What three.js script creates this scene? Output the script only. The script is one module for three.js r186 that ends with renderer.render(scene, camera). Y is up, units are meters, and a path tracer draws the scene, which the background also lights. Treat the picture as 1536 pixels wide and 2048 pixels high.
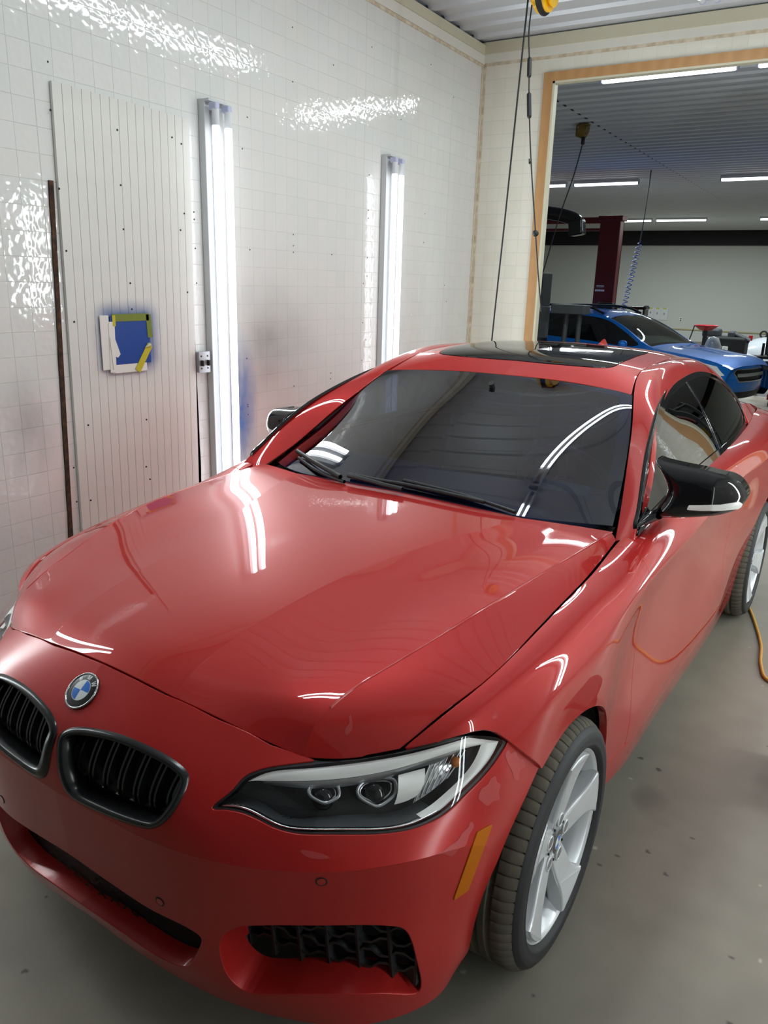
import * as THREE from 'three';
import { mergeGeometries } from 'three/addons/utils/BufferGeometryUtils.js';
import { RoundedBoxGeometry } from 'three/addons/geometries/RoundedBoxGeometry.js';
import { RectAreaLightUniformsLib } from 'three/addons/lights/RectAreaLightUniformsLib.js';
import { ImprovedNoise } from 'three/addons/math/ImprovedNoise.js';

// ---------------------------------------------------------------- camera, exposure
// Room frame: X towards the car's left side, Y up, Z towards the car's nose. Origin: floor under the coupe's front axle.
const FPX = 1555, CAM = [1.2884, 1.6612, 1.6824], YAW = -0.5436, PITCH = 0.2880, ROLL = 0.0294, CAR_TURN = -0.0349;
const scene = new THREE.Scene();
scene.background = new THREE.Color(0x0a0b0d);
const camera = new THREE.PerspectiveCamera(2 * Math.atan(1024 / FPX) * 180 / Math.PI, 1536 / 2048, 0.05, 80);
function camBasis(yaw) {           // right, up, forward as (rear, left, up) triples
  const cy = Math.cos(yaw), sy = Math.sin(yaw), cp = Math.cos(PITCH), sp = Math.sin(PITCH), c = Math.cos(ROLL), s = Math.sin(ROLL);
  const f = [cy * cp, sy * cp, -sp], r0 = [-sy, cy, 0], u0 = [cy * sp, sy * sp, cp];
  return { r: r0.map((v, i) => c * v + s * u0[i]), u: u0.map((v, i) => c * v - s * r0[i]), f };
}
{
  const b = camBasis(YAW), t = (v) => new THREE.Vector3(v[1], v[2], -v[0]);
  camera.position.set(...CAM);
  const m = new THREE.Matrix4().makeBasis(t(b.r), t(b.u), t(b.f).negate());
  camera.quaternion.setFromRotationMatrix(m);
  camera.updateMatrixWorld();
}
const renderer = new THREE.WebGLRenderer({ antialias: true });
renderer.toneMapping = THREE.LinearToneMapping;
renderer.toneMappingExposure = 1.1;
renderer.shadowMap.enabled = true;
RectAreaLightUniformsLib.init();
const TUBE_POWER = 53, TUBE_GLOW = 3.2;

// ---------------------------------------------------------------- naming and tagging
const taken = {};
function numbered(n) { if (!(n in taken)) { taken[n] = 0; return n; } taken[n]++; return n + '_' + String(taken[n]).padStart(3, '0'); }
function mesh(name, geo, mat, parent) {
  const m = new THREE.Mesh(geo, mat); m.castShadow = m.receiveShadow = true;
  m.name = parent ? name : numbered(name); (parent || scene).add(m); return m;
}
function tag(o, label, category, group, kind) { o.userData.label = label; if (category) o.userData.category = category; if (group) o.userData.group = group; if (kind) o.userData.kind = kind; return o; }
function thing(name, label, category, pos = [0, 0, 0], turn = 0, group) {
  const g = new THREE.Group(); g.name = numbered(name); g.position.set(...pos); g.rotation.y = turn; scene.add(g);
  return tag(g, label, category, group);
}
function part(name, parent, pos = [0, 0, 0], turn = 0) { const g = new THREE.Group(); g.name = name; g.position.set(...pos); g.rotation.y = turn; parent.add(g); return g; }
function structure(name, geo, mat, label) { const m = mesh(name, geo, mat); m.userData.kind = 'structure'; if (label) m.userData.label = label; return m; }
let seed = 7; function rnd() { seed = (seed * 1664525 + 1013904223) >>> 0; return seed / 4294967296; }
function box(w, h, d, x = 0, y = 0, z = 0) { const g = new THREE.BoxGeometry(w, h, d); g.translate(x, y, z); return g; }
function rbox(w, h, d, r, x = 0, y = 0, z = 0) { const g = new RoundedBoxGeometry(w, h, d, 3, r); g.translate(x, y, z); return g; }
function tubeGeo(pts, r, n = 40, k = 8) { return new THREE.TubeGeometry(new THREE.CatmullRomCurve3(pts.map(p => new THREE.Vector3(...p)), false, 'centripetal'), n, r, k, false); }
function cyl(r1, r2, h, n = 24) { return new THREE.CylinderGeometry(r1, r2, h, n); }
function bar(a, b, r, n = 10) { const A = new THREE.Vector3(...a), B = new THREE.Vector3(...b), d = B.clone().sub(A), g = new THREE.CylinderGeometry(r, r, d.length(), n); g.applyQuaternion(new THREE.Quaternion().setFromUnitVectors(new THREE.Vector3(0, 1, 0), d.clone().normalize())); g.translate((A.x + B.x) / 2, (A.y + B.y) / 2, (A.z + B.z) / 2); return g; }
function plain(gs) { return mergeGeometries(gs.map(g => { const h = g.index ? g.toNonIndexed() : g; for (const k of Object.keys(h.attributes)) if (!['position', 'normal', 'uv'].includes(k)) h.deleteAttribute(k); return h; })); }

// ---------------------------------------------------------------- textures
const mn = Math.min;
const noise = new ImprovedNoise();
function fbm(x, y, z, o = 4) { let s = 0, a = 0.5; for (let i = 0; i < o; i++) { s += a * noise.noise(x, y, z); x *= 2.03; y *= 2.03; z += 7.1; a *= 0.5; } return s; }
function dataTex(n, fn, srgb = false) {
  const d = new Uint8Array(n * n * 4);
  for (let j = 0; j < n; j++) for (let i = 0; i < n; i++) { const c = fn(i / n, j / n), k = (j * n + i) * 4; for (let q = 0; q < 3; q++) d[k + q] = Math.max(0, Math.min(255, Math.round(255 * (Array.isArray(c) ? c[q] : c)))); d[k + 3] = 255; }
  const t = new THREE.DataTexture(d, n, n); t.wrapS = t.wrapT = THREE.RepeatWrapping; t.magFilter = THREE.LinearFilter; t.minFilter = THREE.LinearMipmapLinearFilter; t.generateMipmaps = true;
  if (srgb) t.colorSpace = THREE.SRGBColorSpace; t.needsUpdate = true; return t;
}
function tileNoise(u, v, f, z, o = 3) { // tileable noise
  const a = fbm(u * f, v * f, z, o), b = fbm((u - 1) * f, v * f, z, o), c = fbm(u * f, (v - 1) * f, z, o), d = fbm((u - 1) * f, (v - 1) * f, z, o);
  return (a * (1 - u) + b * u) * (1 - v) + (c * (1 - u) + d * u) * v;
}

// ---------------------------------------------------------------- spline surfaces in the car frame [rear, left, up]
const TO = (p) => [p[1], p[2], -p[0]];
const cb = camBasis(YAW + CAR_TURN);
const CC = (() => { const x = -CAM[2], y = CAM[0], c = Math.cos(CAR_TURN), s = Math.sin(CAR_TURN); return [x * c - y * s, x * s + y * c, CAM[1]]; })();
const dot = (a, b) => a[0] * b[0] + a[1] * b[1] + a[2] * b[2], sub = (a, b) => [a[0] - b[0], a[1] - b[1], a[2] - b[2]], add = (a, b, k = 1) => [a[0] + b[0] * k, a[1] + b[1] * k, a[2] + b[2] * k];
const cross = (a, b) => [a[1] * b[2] - a[2] * b[1], a[2] * b[0] - a[0] * b[2], a[0] * b[1] - a[1] * b[0]], len = (a) => Math.hypot(...a), unit = (a) => { const l = len(a) || 1; return [a[0] / l, a[1] / l, a[2] / l]; };
const lerp3 = (a, b, t) => [a[0] + (b[0] - a[0]) * t, a[1] + (b[1] - a[1]) * t, a[2] + (b[2] - a[2]) * t];
function proj(p) { const d = sub(p, CC), z = dot(d, cb.f); return [768 + FPX * dot(d, cb.r) / z, 1024 - FPX * dot(d, cb.u) / z]; }
function rayDir(px, py) { const a = (px - 768) / FPX, b = (1024 - py) / FPX; return [0, 1, 2].map(i => cb.f[i] + a * cb.r[i] + b * cb.u[i]); }
function at(px, py, axis, v) { const d = rayDir(px, py), i = 'xyz'.indexOf(axis), t = (v - CC[i]) / d[i]; return add(CC, d, t); }
function natural(ts, ps) {      // natural cubic spline through points
  const n = ts.length, D = ps[0].length;
  if (n === 2) return (t) => { const k = (t - ts[0]) / (ts[1] - ts[0]); return ps[0].map((v, i) => v + (ps[1][i] - v) * k); };
  const h = ts.slice(1).map((t, i) => t - ts[i]), M = [];
  for (let d = 0; d < D; d++) {
    const a = new Array(n).fill(0), b = new Array(n).fill(1), c = new Array(n).fill(0), r = new Array(n).fill(0);
    for (let i = 1; i < n - 1; i++) { a[i] = h[i - 1]; b[i] = 2 * (h[i - 1] + h[i]); c[i] = h[i]; r[i] = 6 * ((ps[i + 1][d] - ps[i][d]) / h[i] - (ps[i][d] - ps[i - 1][d]) / h[i - 1]); }
    for (let i = 1; i < n; i++) { const w = a[i] / b[i - 1]; b[i] -= w * c[i - 1]; r[i] -= w * r[i - 1]; }
    const m = new Array(n); m[n - 1] = r[n - 1] / b[n - 1]; for (let i = n - 2; i >= 0; i--) m[i] = (r[i] - c[i] * m[i + 1]) / b[i]; M.push(m);
  }
  return (t) => {
    let i = 0; while (i < n - 2 && t > ts[i + 1]) i++;
    const A = (ts[i + 1] - t) / h[i], B = (t - ts[i]) / h[i];
    return ps[0].map((_, d) => A * ps[i][d] + B * ps[i + 1][d] + ((A * A * A - A) * M[d][i] + (B * B * B - B) * M[d][i + 1]) * h[i] * h[i] / 6);
  };
}
function chords(rows) { // averaged normalised chord lengths
  const n = rows[0].length, t = new Array(n).fill(0);
  for (const r of rows) { let s = [0]; for (let i = 1; i < n; i++) s.push(s[i - 1] + len(sub(r[i], r[i - 1])) + 1e-6); for (let i = 0; i < n; i++) t[i] += s[i] / s[n - 1] / rows.length; }
  return t;
}
function resample(pts, n) { const t = chords([pts]), f = natural(t, pts); return Array.from({ length: n }, (_, i) => f(i / (n - 1))); }
function gridMesh(G) { // G[j][i] points -> raw mesh with smooth normals
  const nj = G.length, ni = G[0].length, P = [], N = [], F = [];
  for (let j = 0; j < nj; j++) for (let i = 0; i < ni; i++) {
    P.push(G[j][i]);
    const a = sub(G[j][Math.min(i + 1, ni - 1)], G[j][Math.max(i - 1, 0)]), b = sub(G[Math.min(j + 1, nj - 1)][i], G[Math.max(j - 1, 0)][i]);
    N.push(unit(cross(a, b)));
  }
  for (let j = 0; j < nj - 1; j++) for (let i = 0; i < ni - 1; i++) { const a = j * ni + i; F.push([a, a + 1, a + ni], [a + 1, a + ni + 1, a + ni]); }
  return { P, N, F };
}
function loftGrid(rows, nu, nv) { // rows: list of control curves, same number of points
  const tu = chords(rows), cols = rows[0].map((_, i) => rows.map(r => r[i])), tv = chords(cols);
  const fr = rows.map(r => natural(tu, r)), G = [];
  const cur = Array.from({ length: nu + 1 }, (_, i) => natural(tv, fr.map(f => f(i / nu))));
  for (let j = 0; j <= nv; j++) G.push(cur.map(f => f(j / nv)));
  return G;
}
const loft = (rows, nu, nv) => gridMesh(loftGrid(rows, nu, nv));
function orient(m, ref) { // make normals point along ref(p)
  for (let i = 0; i < m.P.length; i++) if (dot(m.N[i], ref(m.P[i])) < 0) m.N[i] = m.N[i].map(v => -v);
  return m;
}
function clip(m, f) { // keep f(p) > 0
  const v = m.P.map(f), P = [], N = [], F = [], map = new Map(), cut = new Map();
  const keep = (i) => { if (!map.has(i)) { map.set(i, P.length); P.push(m.P[i]); N.push(m.N[i]); } return map.get(i); };
  const mid = (i, j) => { if (i > j) [i, j] = [j, i]; const k = i * 1e7 + j; if (!cut.has(k)) { let t = v[i] / (v[i] - v[j]); t = Math.min(0.995, Math.max(0.005, t)); cut.set(k, P.length); P.push(lerp3(m.P[i], m.P[j], t)); N.push(unit(lerp3(m.N[i], m.N[j], t))); } return cut.get(k); };
  for (const [a, b, c] of m.F) {
    const t = [a, b, c], s = t.map(i => v[i] > 0), n = s[0] + s[1] + s[2];
    if (n === 3) F.push(t.map(keep));
    else if (n === 1) { const k = s.indexOf(true), i = t[k], j = t[(k + 1) % 3], l = t[(k + 2) % 3]; F.push([keep(i), mid(i, j), mid(i, l)]); }
    else if (n === 2) { const k = s.indexOf(false), i = t[k], j = t[(k + 1) % 3], l = t[(k + 2) % 3]; const p = mid(i, j), q = mid(i, l); F.push([keep(j), keep(l), p], [keep(l), q, p]); }
  }
  return { P, N, F };
}
function flange(m, depth, round = 0.0015, skip, dir) { // roll every free edge inwards
  const cnt = new Map();
  for (const [a, b, c] of m.F) for (const [i, j, o] of [[a, b, c], [b, c, a], [c, a, b]]) { const k = Math.min(i, j) * 1e7 + Math.max(i, j); cnt.set(k, cnt.has(k) ? null : [i, j, o]); }
  const out = new Map(), E = [];
  for (const e of cnt.values()) if (e) {
    const [i, j, o] = e; if (skip && skip(m.P[i]) && skip(m.P[j])) continue;
    const d = unit(sub(m.P[j], m.P[i])), w = sub(m.P[i], m.P[o]); let t = sub(w, d.map(x => x * dot(w, d)));
    if (len(t) < 1e-7) continue; t = unit(t); E.push([i, j]);
    for (const k of [i, j]) out.set(k, add(out.get(k) || [0, 0, 0], t));
  }
  const P = m.P.slice(), N = m.N.slice(), F = m.F.slice(), ids = new Map();
  for (const [k, t] of out) {
    const o = unit(t), n = m.N[k], p = m.P[k], inw = dir ? dir(p, n) : n.map(x => -x);
    const r1 = add(add(p, o, round), n, -round), r2 = add(r1, inw, depth);
    ids.set(k, [P.length, P.length + 1]); P.push(r1, r2); N.push(unit(add(o, n, 0.15)), o);
  }
  for (const [i, j] of E) { const [a, b] = ids.get(i), [c, d] = ids.get(j); F.push([i, j, c], [i, c, a], [a, c, d], [a, d, b]); }
  return { P, N, F };
}
function offsetMesh(m, k) { return { P: m.P.map((p, i) => add(p, m.N[i], k)), N: m.N, F: m.F }; }
function mirror(m) { return { P: m.P.map(p => [p[0], -p[1], p[2]]), N: m.N.map(p => [p[0], -p[1], p[2]]), F: m.F }; }
function joinRaw(...ms) { const P = [], N = [], F = []; for (const m of ms) { const o = P.length; P.push(...m.P); N.push(...m.N); for (const f of m.F) F.push(f.map(i => i + o)); } return { P, N, F }; }
function geoOf(m, uv) { // raw -> BufferGeometry, windings turned to agree with the normals
  const pos = new Float32Array(m.P.length * 3), nor = new Float32Array(m.P.length * 3), u = new Float32Array(m.P.length * 2), idx = [];
  m.P.forEach((p, i) => { const a = TO(p), b = TO(m.N[i]); pos.set(a, i * 3); nor.set(b, i * 3); const w = uv ? uv(p) : [p[0], p[1] + p[2]]; u.set(w, i * 2); });
  for (const [a, b, c] of m.F) {
    const A = TO(m.P[a]), B = TO(m.P[b]), C = TO(m.P[c]), g = cross(sub(B, A), sub(C, A)), n = TO(add(add(m.N[a], m.N[b]), m.N[c]));
    if (dot(g, n) >= 0) idx.push(a, b, c); else idx.push(a, c, b);
  }
  const g = new THREE.BufferGeometry(); g.setAttribute('position', new THREE.BufferAttribute(pos, 3)); g.setAttribute('normal', new THREE.BufferAttribute(nor, 3)); g.setAttribute('uv', new THREE.BufferAttribute(u, 2)); g.setIndex(idx); return g;
}
function sdPoly(poly, x, y) { // signed distance, positive inside
  let d = 1e18, ins = false;
  for (let i = 0, j = poly.length - 1; i < poly.length; j = i++) {
    const [ax, ay] = poly[j], [bx, by] = poly[i], ex = bx - ax, ey = by - ay, wx = x - ax, wy = y - ay, t = Math.max(0, Math.min(1, (wx * ex + wy * ey) / (ex * ex + ey * ey))), qx = wx - ex * t, qy = wy - ey * t;
    d = Math.min(d, qx * qx + qy * qy);
    if ((ay > y) !== (by > y) && x < ax + (y - ay) / (by - ay) * ex) ins = !ins;
  }
  return (ins ? 1 : -1) * Math.sqrt(d);
}
function smoothPoly(pts, n = 6) { const c = new THREE.CatmullRomCurve3(pts.map(p => new THREE.Vector3(p[0], p[1], 0)), true, 'centripetal'); return c.getPoints(pts.length * n).slice(0, -1).map(p => [p.x, p.y]); }
const inPix = (poly) => (p) => { const q = proj(p); return sdPoly(poly, q[0], q[1]); };
function hitter(m) { // ray from the camera through a pixel onto a raw mesh
  const Q = m.P.map(proj), S = 16, cells = new Map();
  m.F.forEach(([a, b, c], k) => {
    const x0 = Math.floor(Math.min(Q[a][0], Q[b][0], Q[c][0]) / S), x1 = Math.floor(Math.max(Q[a][0], Q[b][0], Q[c][0]) / S), y0 = Math.floor(Math.min(Q[a][1], Q[b][1], Q[c][1]) / S), y1 = Math.floor(Math.max(Q[a][1], Q[b][1], Q[c][1]) / S);
    for (let x = x0; x <= x1; x++) for (let y = y0; y <= y1; y++) { const id = x * 4096 + y; if (!cells.has(id)) cells.set(id, []); cells.get(id).push(k); }
  });
  return (px, py) => {
    let best = null, bt = 1e9; const d = rayDir(px, py);
    for (const f of cells.get(Math.floor(px / S) * 4096 + Math.floor(py / S)) || []) {
      const [a, b, c] = m.F[f], e1 = sub(m.P[b], m.P[a]), e2 = sub(m.P[c], m.P[a]), h = cross(d, e2), k = dot(e1, h); if (Math.abs(k) < 1e-14) continue;
      const s = sub(CC, m.P[a]), u = dot(s, h) / k, q = cross(s, e1), v = dot(d, q) / k; if (u < -1e-4 || v < -1e-4 || u + v > 1.0002) continue;
      const t = dot(e2, q) / k; if (t > 0 && t < bt) { bt = t; best = { p: add(CC, d, t), n: unit(add(add(m.N[a].map(x => x * (1 - u - v)), m.N[b], u), m.N[c], v)) }; }
    }
    return best;
  };
}
// ================================================================ the room
const WL = -1.775, WR = 2.55, BACK = 4.74, FRONT = -3.6, CEIL = 3.53;   // left and right wall (left), back and front wall (rear)
const T = (rx, y, z) => [y, z, -rx];
function bxR(x0, x1, y0, y1, z0, z1) { return box(y1 - y0, z1 - z0, x1 - x0, (y0 + y1) / 2, (z0 + z1) / 2, -(x0 + x1) / 2); }
const R = {};
const tileBump = dataTex(256, (u, v) => 0.5 + 0.9 * tileNoise(u, v, 10, 3.3, 1));
const std = (o) => new THREE.MeshStandardMaterial(o);
R.tile = [0xd9d9d5, 0xd7d8d4, 0xdad9d5].map(c => std({ color: c, roughness: 0.06, bumpMap: tileBump, bumpScale: 0.0016 }));
R.tileCream = [0xe2dfd2, 0xe0ddcf, 0xe3e0d3].map(c => std({ color: c, roughness: 0.07, bumpMap: tileBump, bumpScale: 0.0016 }));
R.grout = std({ color: 0xc9c9c4, roughness: 0.6 });
R.plaster = std({ color: 0xc9c9c3, roughness: 0.7 });
R.beige = std({ color: 0xc9c4ad, roughness: 0.6 });
R.white = std({ color: 0xdedcd2, roughness: 0.5 });
R.caulk = std({ roughness: 0.9, map: dataTex(128, (u, v) => { const k = tileNoise(u, v, 6, 9.1, 4); return [.80 + .3 * k, .755 + .35 * k, .67 + .4 * k]; }, true) });
R.wood = std({ roughness: 0.55, map: dataTex(256, (u, v) => { const g = tileNoise(u, v * .25, 14, 2.2, 3) + .35 * Math.sin(40 * (u + .12 * tileNoise(u, v, 3, 8, 2))); return [.71 + .045 * g, .535 + .045 * g, .345 + .04 * g]; }, true) });
R.rawWood = std({ roughness: 0.9, map: dataTex(128, (u, v) => { const g = tileNoise(u, v, 9, 4.2, 4); return [.22 + .5 * g, .15 + .35 * g, .09 + .25 * g]; }, true) });
R.metal = std({ color: 0xc3c7cd, roughness: 0.38, metalness: 0.15 });
R.metalFar = R.metal;
R.black = std({ color: 0x121314, roughness: 0.7 });
R.wallFar = R.plaster;
const floorTex = dataTex(768, (u, v) => {
  const a = tileNoise(u, v, 4, 1.7, 4), b = tileNoise(u, v, 40, 6.1, 2), c = tileNoise(u, v, 11, 12.3, 3);
  let k = 1 + .26 * a + .12 * b; if (c < -.30) k *= 1 + (c + .30) * 2.2; const s = noise.noise(u * 150, v * 150, 3.1); if (s > .70) k *= .55; if (s < -.74) k *= 1.35;
  const w = .5 + .9 * a; return [k * (.515 + .02 * w), k * .50, k * (.455 - .012 * w)];
}, true); floorTex.repeat.set(.19, .19);
R.floor = std({ map: floorTex, roughness: 0.48, });
function metric(g, s = 1) { // uv in metres by the dominant axis
  const p = g.attributes.position, n = g.attributes.normal, u = g.attributes.uv; for (let i = 0; i < p.count; i++) { const ax = Math.abs(n.getX(i)), ay = Math.abs(n.getY(i)), az = Math.abs(n.getZ(i)); if (ay >= ax && ay >= az) u.setXY(i, p.getX(i) * s, p.getZ(i) * s); else if (ax >= az) u.setXY(i, p.getZ(i) * s, p.getY(i) * s); else u.setXY(i, p.getX(i) * s, p.getY(i) * s); } return g;
}
structure('floor', metric(bxR(FRONT - .1, 27, -13.1, 8.1, -.1, 0)), R.floor, 'grey-brown stained concrete floor');
const wallLeft = structure('wall_left', bxR(FRONT, BACK + .15, WL - .12, WL - .0013, 0, 3.50), R.grout, 'white square-tiled wall beside the coupe');
const wallRight = structure('wall_right', bxR(FRONT, BACK + .15, WR + .0013, WR + .12, 0, CEIL), R.plaster, 'white wall across from the tiled wall');
structure('wall_front', bxR(FRONT - .12, FRONT, WL - .12, WR + .12, 0, CEIL), std({ color: 0x4c4f53, roughness: .6 }), 'dark grey end wall in front of the coupe');
const OPL = -1.165, OPR = 1.6, OPT = 3.19;     // opening into the workshop
const wallBack = structure('wall_back', plain([bxR(BACK + .001, BACK + .05, WL, OPL - .0, 0, CEIL), bxR(BACK + .001, BACK + .05, OPL, OPR, OPT, CEIL), bxR(BACK + .001, BACK + .05, OPR, WR, 0, CEIL)]), R.grout, 'cream tiled wall around the opening');
// square tiles with a hammered face
{
  const S = .1022, zc = 2.434, geos = [];
  for (let k = 0; k < 8; k++) { const g = new THREE.PlaneGeometry(1, 1); geos.push(k); }
  const cache = new Map();
  const tileGeo = (w, h, k) => { const id = w.toFixed(3) + h.toFixed(3) + k; if (!cache.has(id)) { const b = .0005, d = .0014, g = new THREE.BufferGeometry(); const P = [], I = [], U = [];
    const ring = [[w / 2, h / 2, -d], [w / 2, h / 2, -b], [w / 2 - b, h / 2 - b, 0]]; for (const [x, y, z] of ring) for (const [sx, sy] of [[-1, -1], [1, -1], [1, 1], [-1, 1]]) { P.push(sx * x, sy * y, z); U.push(sx * x * 4 + k * .37, sy * y * 4 + k * .61); }
    for (let r = 0; r < 2; r++) for (let i = 0; i < 4; i++) { const a = r * 4 + i, c = r * 4 + (i + 1) % 4; I.push(a, c, c + 4, a, c + 4, a + 4); } I.push(8, 9, 10, 8, 10, 11);
    g.setAttribute('position', new THREE.Float32BufferAttribute(P, 3)); g.setAttribute('uv', new THREE.Float32BufferAttribute(U, 2)); g.setIndex(I); const q = g.toNonIndexed(); q.computeVertexNormals(); cache.set(id, q); } return cache.get(id); };
  const lay = (wall, mats, turn, place, cols, limit) => { // cols: [centre along the wall, width]
    const all = []; for (const [c, w] of cols) for (let r = -24; r < 9; r++) { const z0 = zc + r * S, z1 = z0 + S; if (z1 <= .02) continue; const lo = Math.max(z0, 0) + .0011, hi = z1 - .0011; if (place(c, (lo + hi) / 2) === null) continue; all.push({ c, w: w - .0006, h: hi - lo, z: (lo + hi) / 2 }); }
    for (const t of all) { t.pos = place(t.c, t.z); const v = new THREE.Vector3(...t.pos), d = v.distanceTo(camera.position), q = v.clone().project(camera); const seen = Math.abs(q.x) < 1.02 && q.y < 1.02 && q.y > -.15 && q.z < 1; t.score = seen ? 1 / (d * d) : -d; }
    all.sort((a, b) => b.score - a.score);
    const rest = [[], [], []];
    all.forEach((t, i) => { const k = Math.floor(rnd() * 8), mt = Math.floor(rnd() * 3), g = tileGeo(t.w, t.h, k); if (i < limit) { const m = mesh('tile', g, mats[mt], wall); m.position.set(...t.pos); m.rotation.y = turn; } else { const c = g.clone(); c.rotateY(turn); c.translate(...t.pos); rest[mt].push(c); } });
    rest.forEach((l, i) => { if (l.length) { const m = mesh('tile_field', mergeGeometries(l), mats[i], wall); m.userData.kind = 'stuff'; } });
  };
  const cl = []; for (let k = -40; k < 42; k++) { const a = .545 + k * S; if (a > BACK - .03 || a < FRONT) continue; const seam = ((k % 12) + 12) % 12 === 0 ? .003 : 0, b = mn(BACK, a + S); cl.push([(a + seam + b) / 2, b - a - seam]); }
  lay(wallLeft, R.tile, Math.PI / 2, (c, z) => T(c, WL, z), cl, 300);
  const cb2 = []; for (let y = WL; y < OPL - .06; y += S) { const b = mn(OPL - .05, y + S); if (b - y > .02) cb2.push([(y + b) / 2, b - y]); }
  lay(wallBack, R.tileCream, 0, (c, z) => T(BACK, c, z), cb2, 300);
  const cb3 = []; for (let y = OPL - .05; y < OPR; y += S) cb3.push([y + S / 2, S]);
  lay(wallBack, R.tileCream, 0, (c, z) => z > 3.27 ? T(BACK, c, z) : null, cb3, 60);
  const cb4 = []; for (let y = OPR + .08; y < WR; y += S) { const b = mn(WR, y + S); if (b - y > .02) cb4.push([(y + b) / 2, b - y]); }
  lay(wallBack, R.tileCream, 0, (c, z) => T(BACK, c, z), cb4, 0);
  const cr = []; for (let k = 0; k < 80; k++) { const a = FRONT + k * S, b = mn(BACK, a + S); if (b - a > .02) cr.push([(a + b) / 2, b - a]); }
  lay(wallRight, R.tile, -Math.PI / 2, (c, z) => T(c, WR, z), cr, 0);
}
// mouldings under the ceiling, caulk in the corner
structure('trim_1', plain([bxR(FRONT, BACK, WL, WL + .022, 3.432, 3.50), bxR(FRONT, BACK, WL, WL + .012, 3.365, 3.432)]), R.beige, 'beige board along the top of the tiled wall');
structure('trim_2', plain([bxR(BACK - .03, BACK, WL, .42, 3.435, CEIL - .012), bxR(BACK - .03, BACK, .423, WR, 3.435, CEIL - .012)]), R.beige, 'beige board above the opening');
structure('trim_3', plain([bxR(BACK - .014, BACK, WL, WR, 3.375, 3.435), bxR(FRONT, BACK, WL + .001, WL + .014, 3.366, 3.431)]), R.white, 'white strip under the beige boards');
structure('trim_4', metric(plain([bxR(BACK - .006, BACK + .001, WL, WR, 3.352, 3.376), bxR(FRONT, BACK, WL - .001, WL + .006, 3.345, 3.367), bxR(BACK - .03, BACK, WL - .001, WL + .008, 0, 3.35), bxR(BACK - .008, BACK, WL, WL + .03, 0, 3.35)]), 3), R.caulk, 'brown-stained caulk line');
// wooden frame of the opening
const woodGeo = (g) => metric(g, 1.6);
structure('trim_5', woodGeo(plain([bxR(BACK - .022, BACK + .0, OPL - .075, OPL, 0, OPT + .065), bxR(BACK - .022, BACK, OPL, OPR, OPT, OPT + .065), bxR(BACK - .022, BACK, OPR, OPR + .075, 0, OPT + .065)])), R.wood, 'light wooden frame around the opening');
structure('trim_6', plain([bxR(BACK - .018, BACK + .05, OPL, OPL + .018, 0, OPT), bxR(BACK - .018, BACK + .05, OPL, OPR, OPT - .015, OPT), bxR(BACK - .018, BACK + .05, OPR - .018, OPR, 0, OPT)]), R.beige, 'pale lining inside the opening');
// ribbed sheet-metal ceilings, ribs across the room
function ribbed(x0, x1, y0, y1, z, pitch) {
  const prof = []; for (let x = x0; x < x1; x += pitch) prof.push([x, z], [x + pitch * .52, z], [x + pitch * .60, z - .022], [x + pitch * .74, z - .022], [x + pitch * .82, z]); prof.push([x1, z]);
  const P = [], I = []; for (const [x, h] of prof) P.push(y0, h, -x, y1, h, -x); for (let i = 0; i < prof.length - 1; i++) { const a = i * 2; I.push(a, a + 1, a + 2, a + 1, a + 3, a + 2); }
  const g = new THREE.BufferGeometry(); g.setAttribute('position', new THREE.Float32BufferAttribute(P, 3)); g.setAttribute('uv', new THREE.Float32BufferAttribute(new Array(P.length / 3 * 2).fill(0), 2)); g.setIndex(I); const q = g.toNonIndexed(); q.computeVertexNormals(); return q;
}
R.metal.side = R.metalFar.side = THREE.DoubleSide;
structure('ceiling', plain([ribbed(FRONT, BACK + .02, WL, WR, CEIL, .25), bxR(FRONT - .1, BACK + .2, WL - .1, WR + .1, CEIL + .01, CEIL + .09)]), R.metal, 'white ribbed metal ceiling over the bay');
structure('workshop_ceiling', plain([ribbed(BACK + .15, 27, -13, 8, CEIL + .06, .25), bxR(BACK + .1, 27.1, -13.1, 8.1, CEIL + .07, CEIL + .15)]), R.metalFar, 'grey ribbed metal ceiling of the workshop');
structure('workshop_wall_far', bxR(27, 27.15, -13.1, 8.1, 0, CEIL + .07), R.wallFar, 'grey-white far wall of the workshop');
structure('trim_7', bxR(26.94, 27, -13, 8, 3.1, CEIL + .06), R.black, 'black band along the top of the far wall');
structure('workshop_wall_side', bxR(BACK + .15, 27, -13.12, -13, 0, CEIL + .07), R.wallFar);
structure('workshop_wall_side', bxR(BACK + .15, 27, 8, 8.12, 0, CEIL + .07), R.wallFar);
structure('workshop_wall_near', plain([bxR(BACK + .05, BACK + .1, -13, OPL, 0, CEIL + .07), bxR(BACK + .05, BACK + .1, OPR, 8, 0, CEIL + .07), bxR(BACK + .05, BACK + .1, OPL, OPR, OPT, CEIL + .07)]), R.wallFar);
{ const l = []; for (let i = 0; i < 80; i++) l.push(bxR(5.4 + i * .25, 5.4 + i * .25 + .1, -2.06, -2.045, CEIL + .052, CEIL + .0605)); const m = mesh('ceiling_seam', plain(l), R.black); tag(m, 'dark dashed seam across the workshop ceiling', 'seam', null, 'stuff'); }

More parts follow.
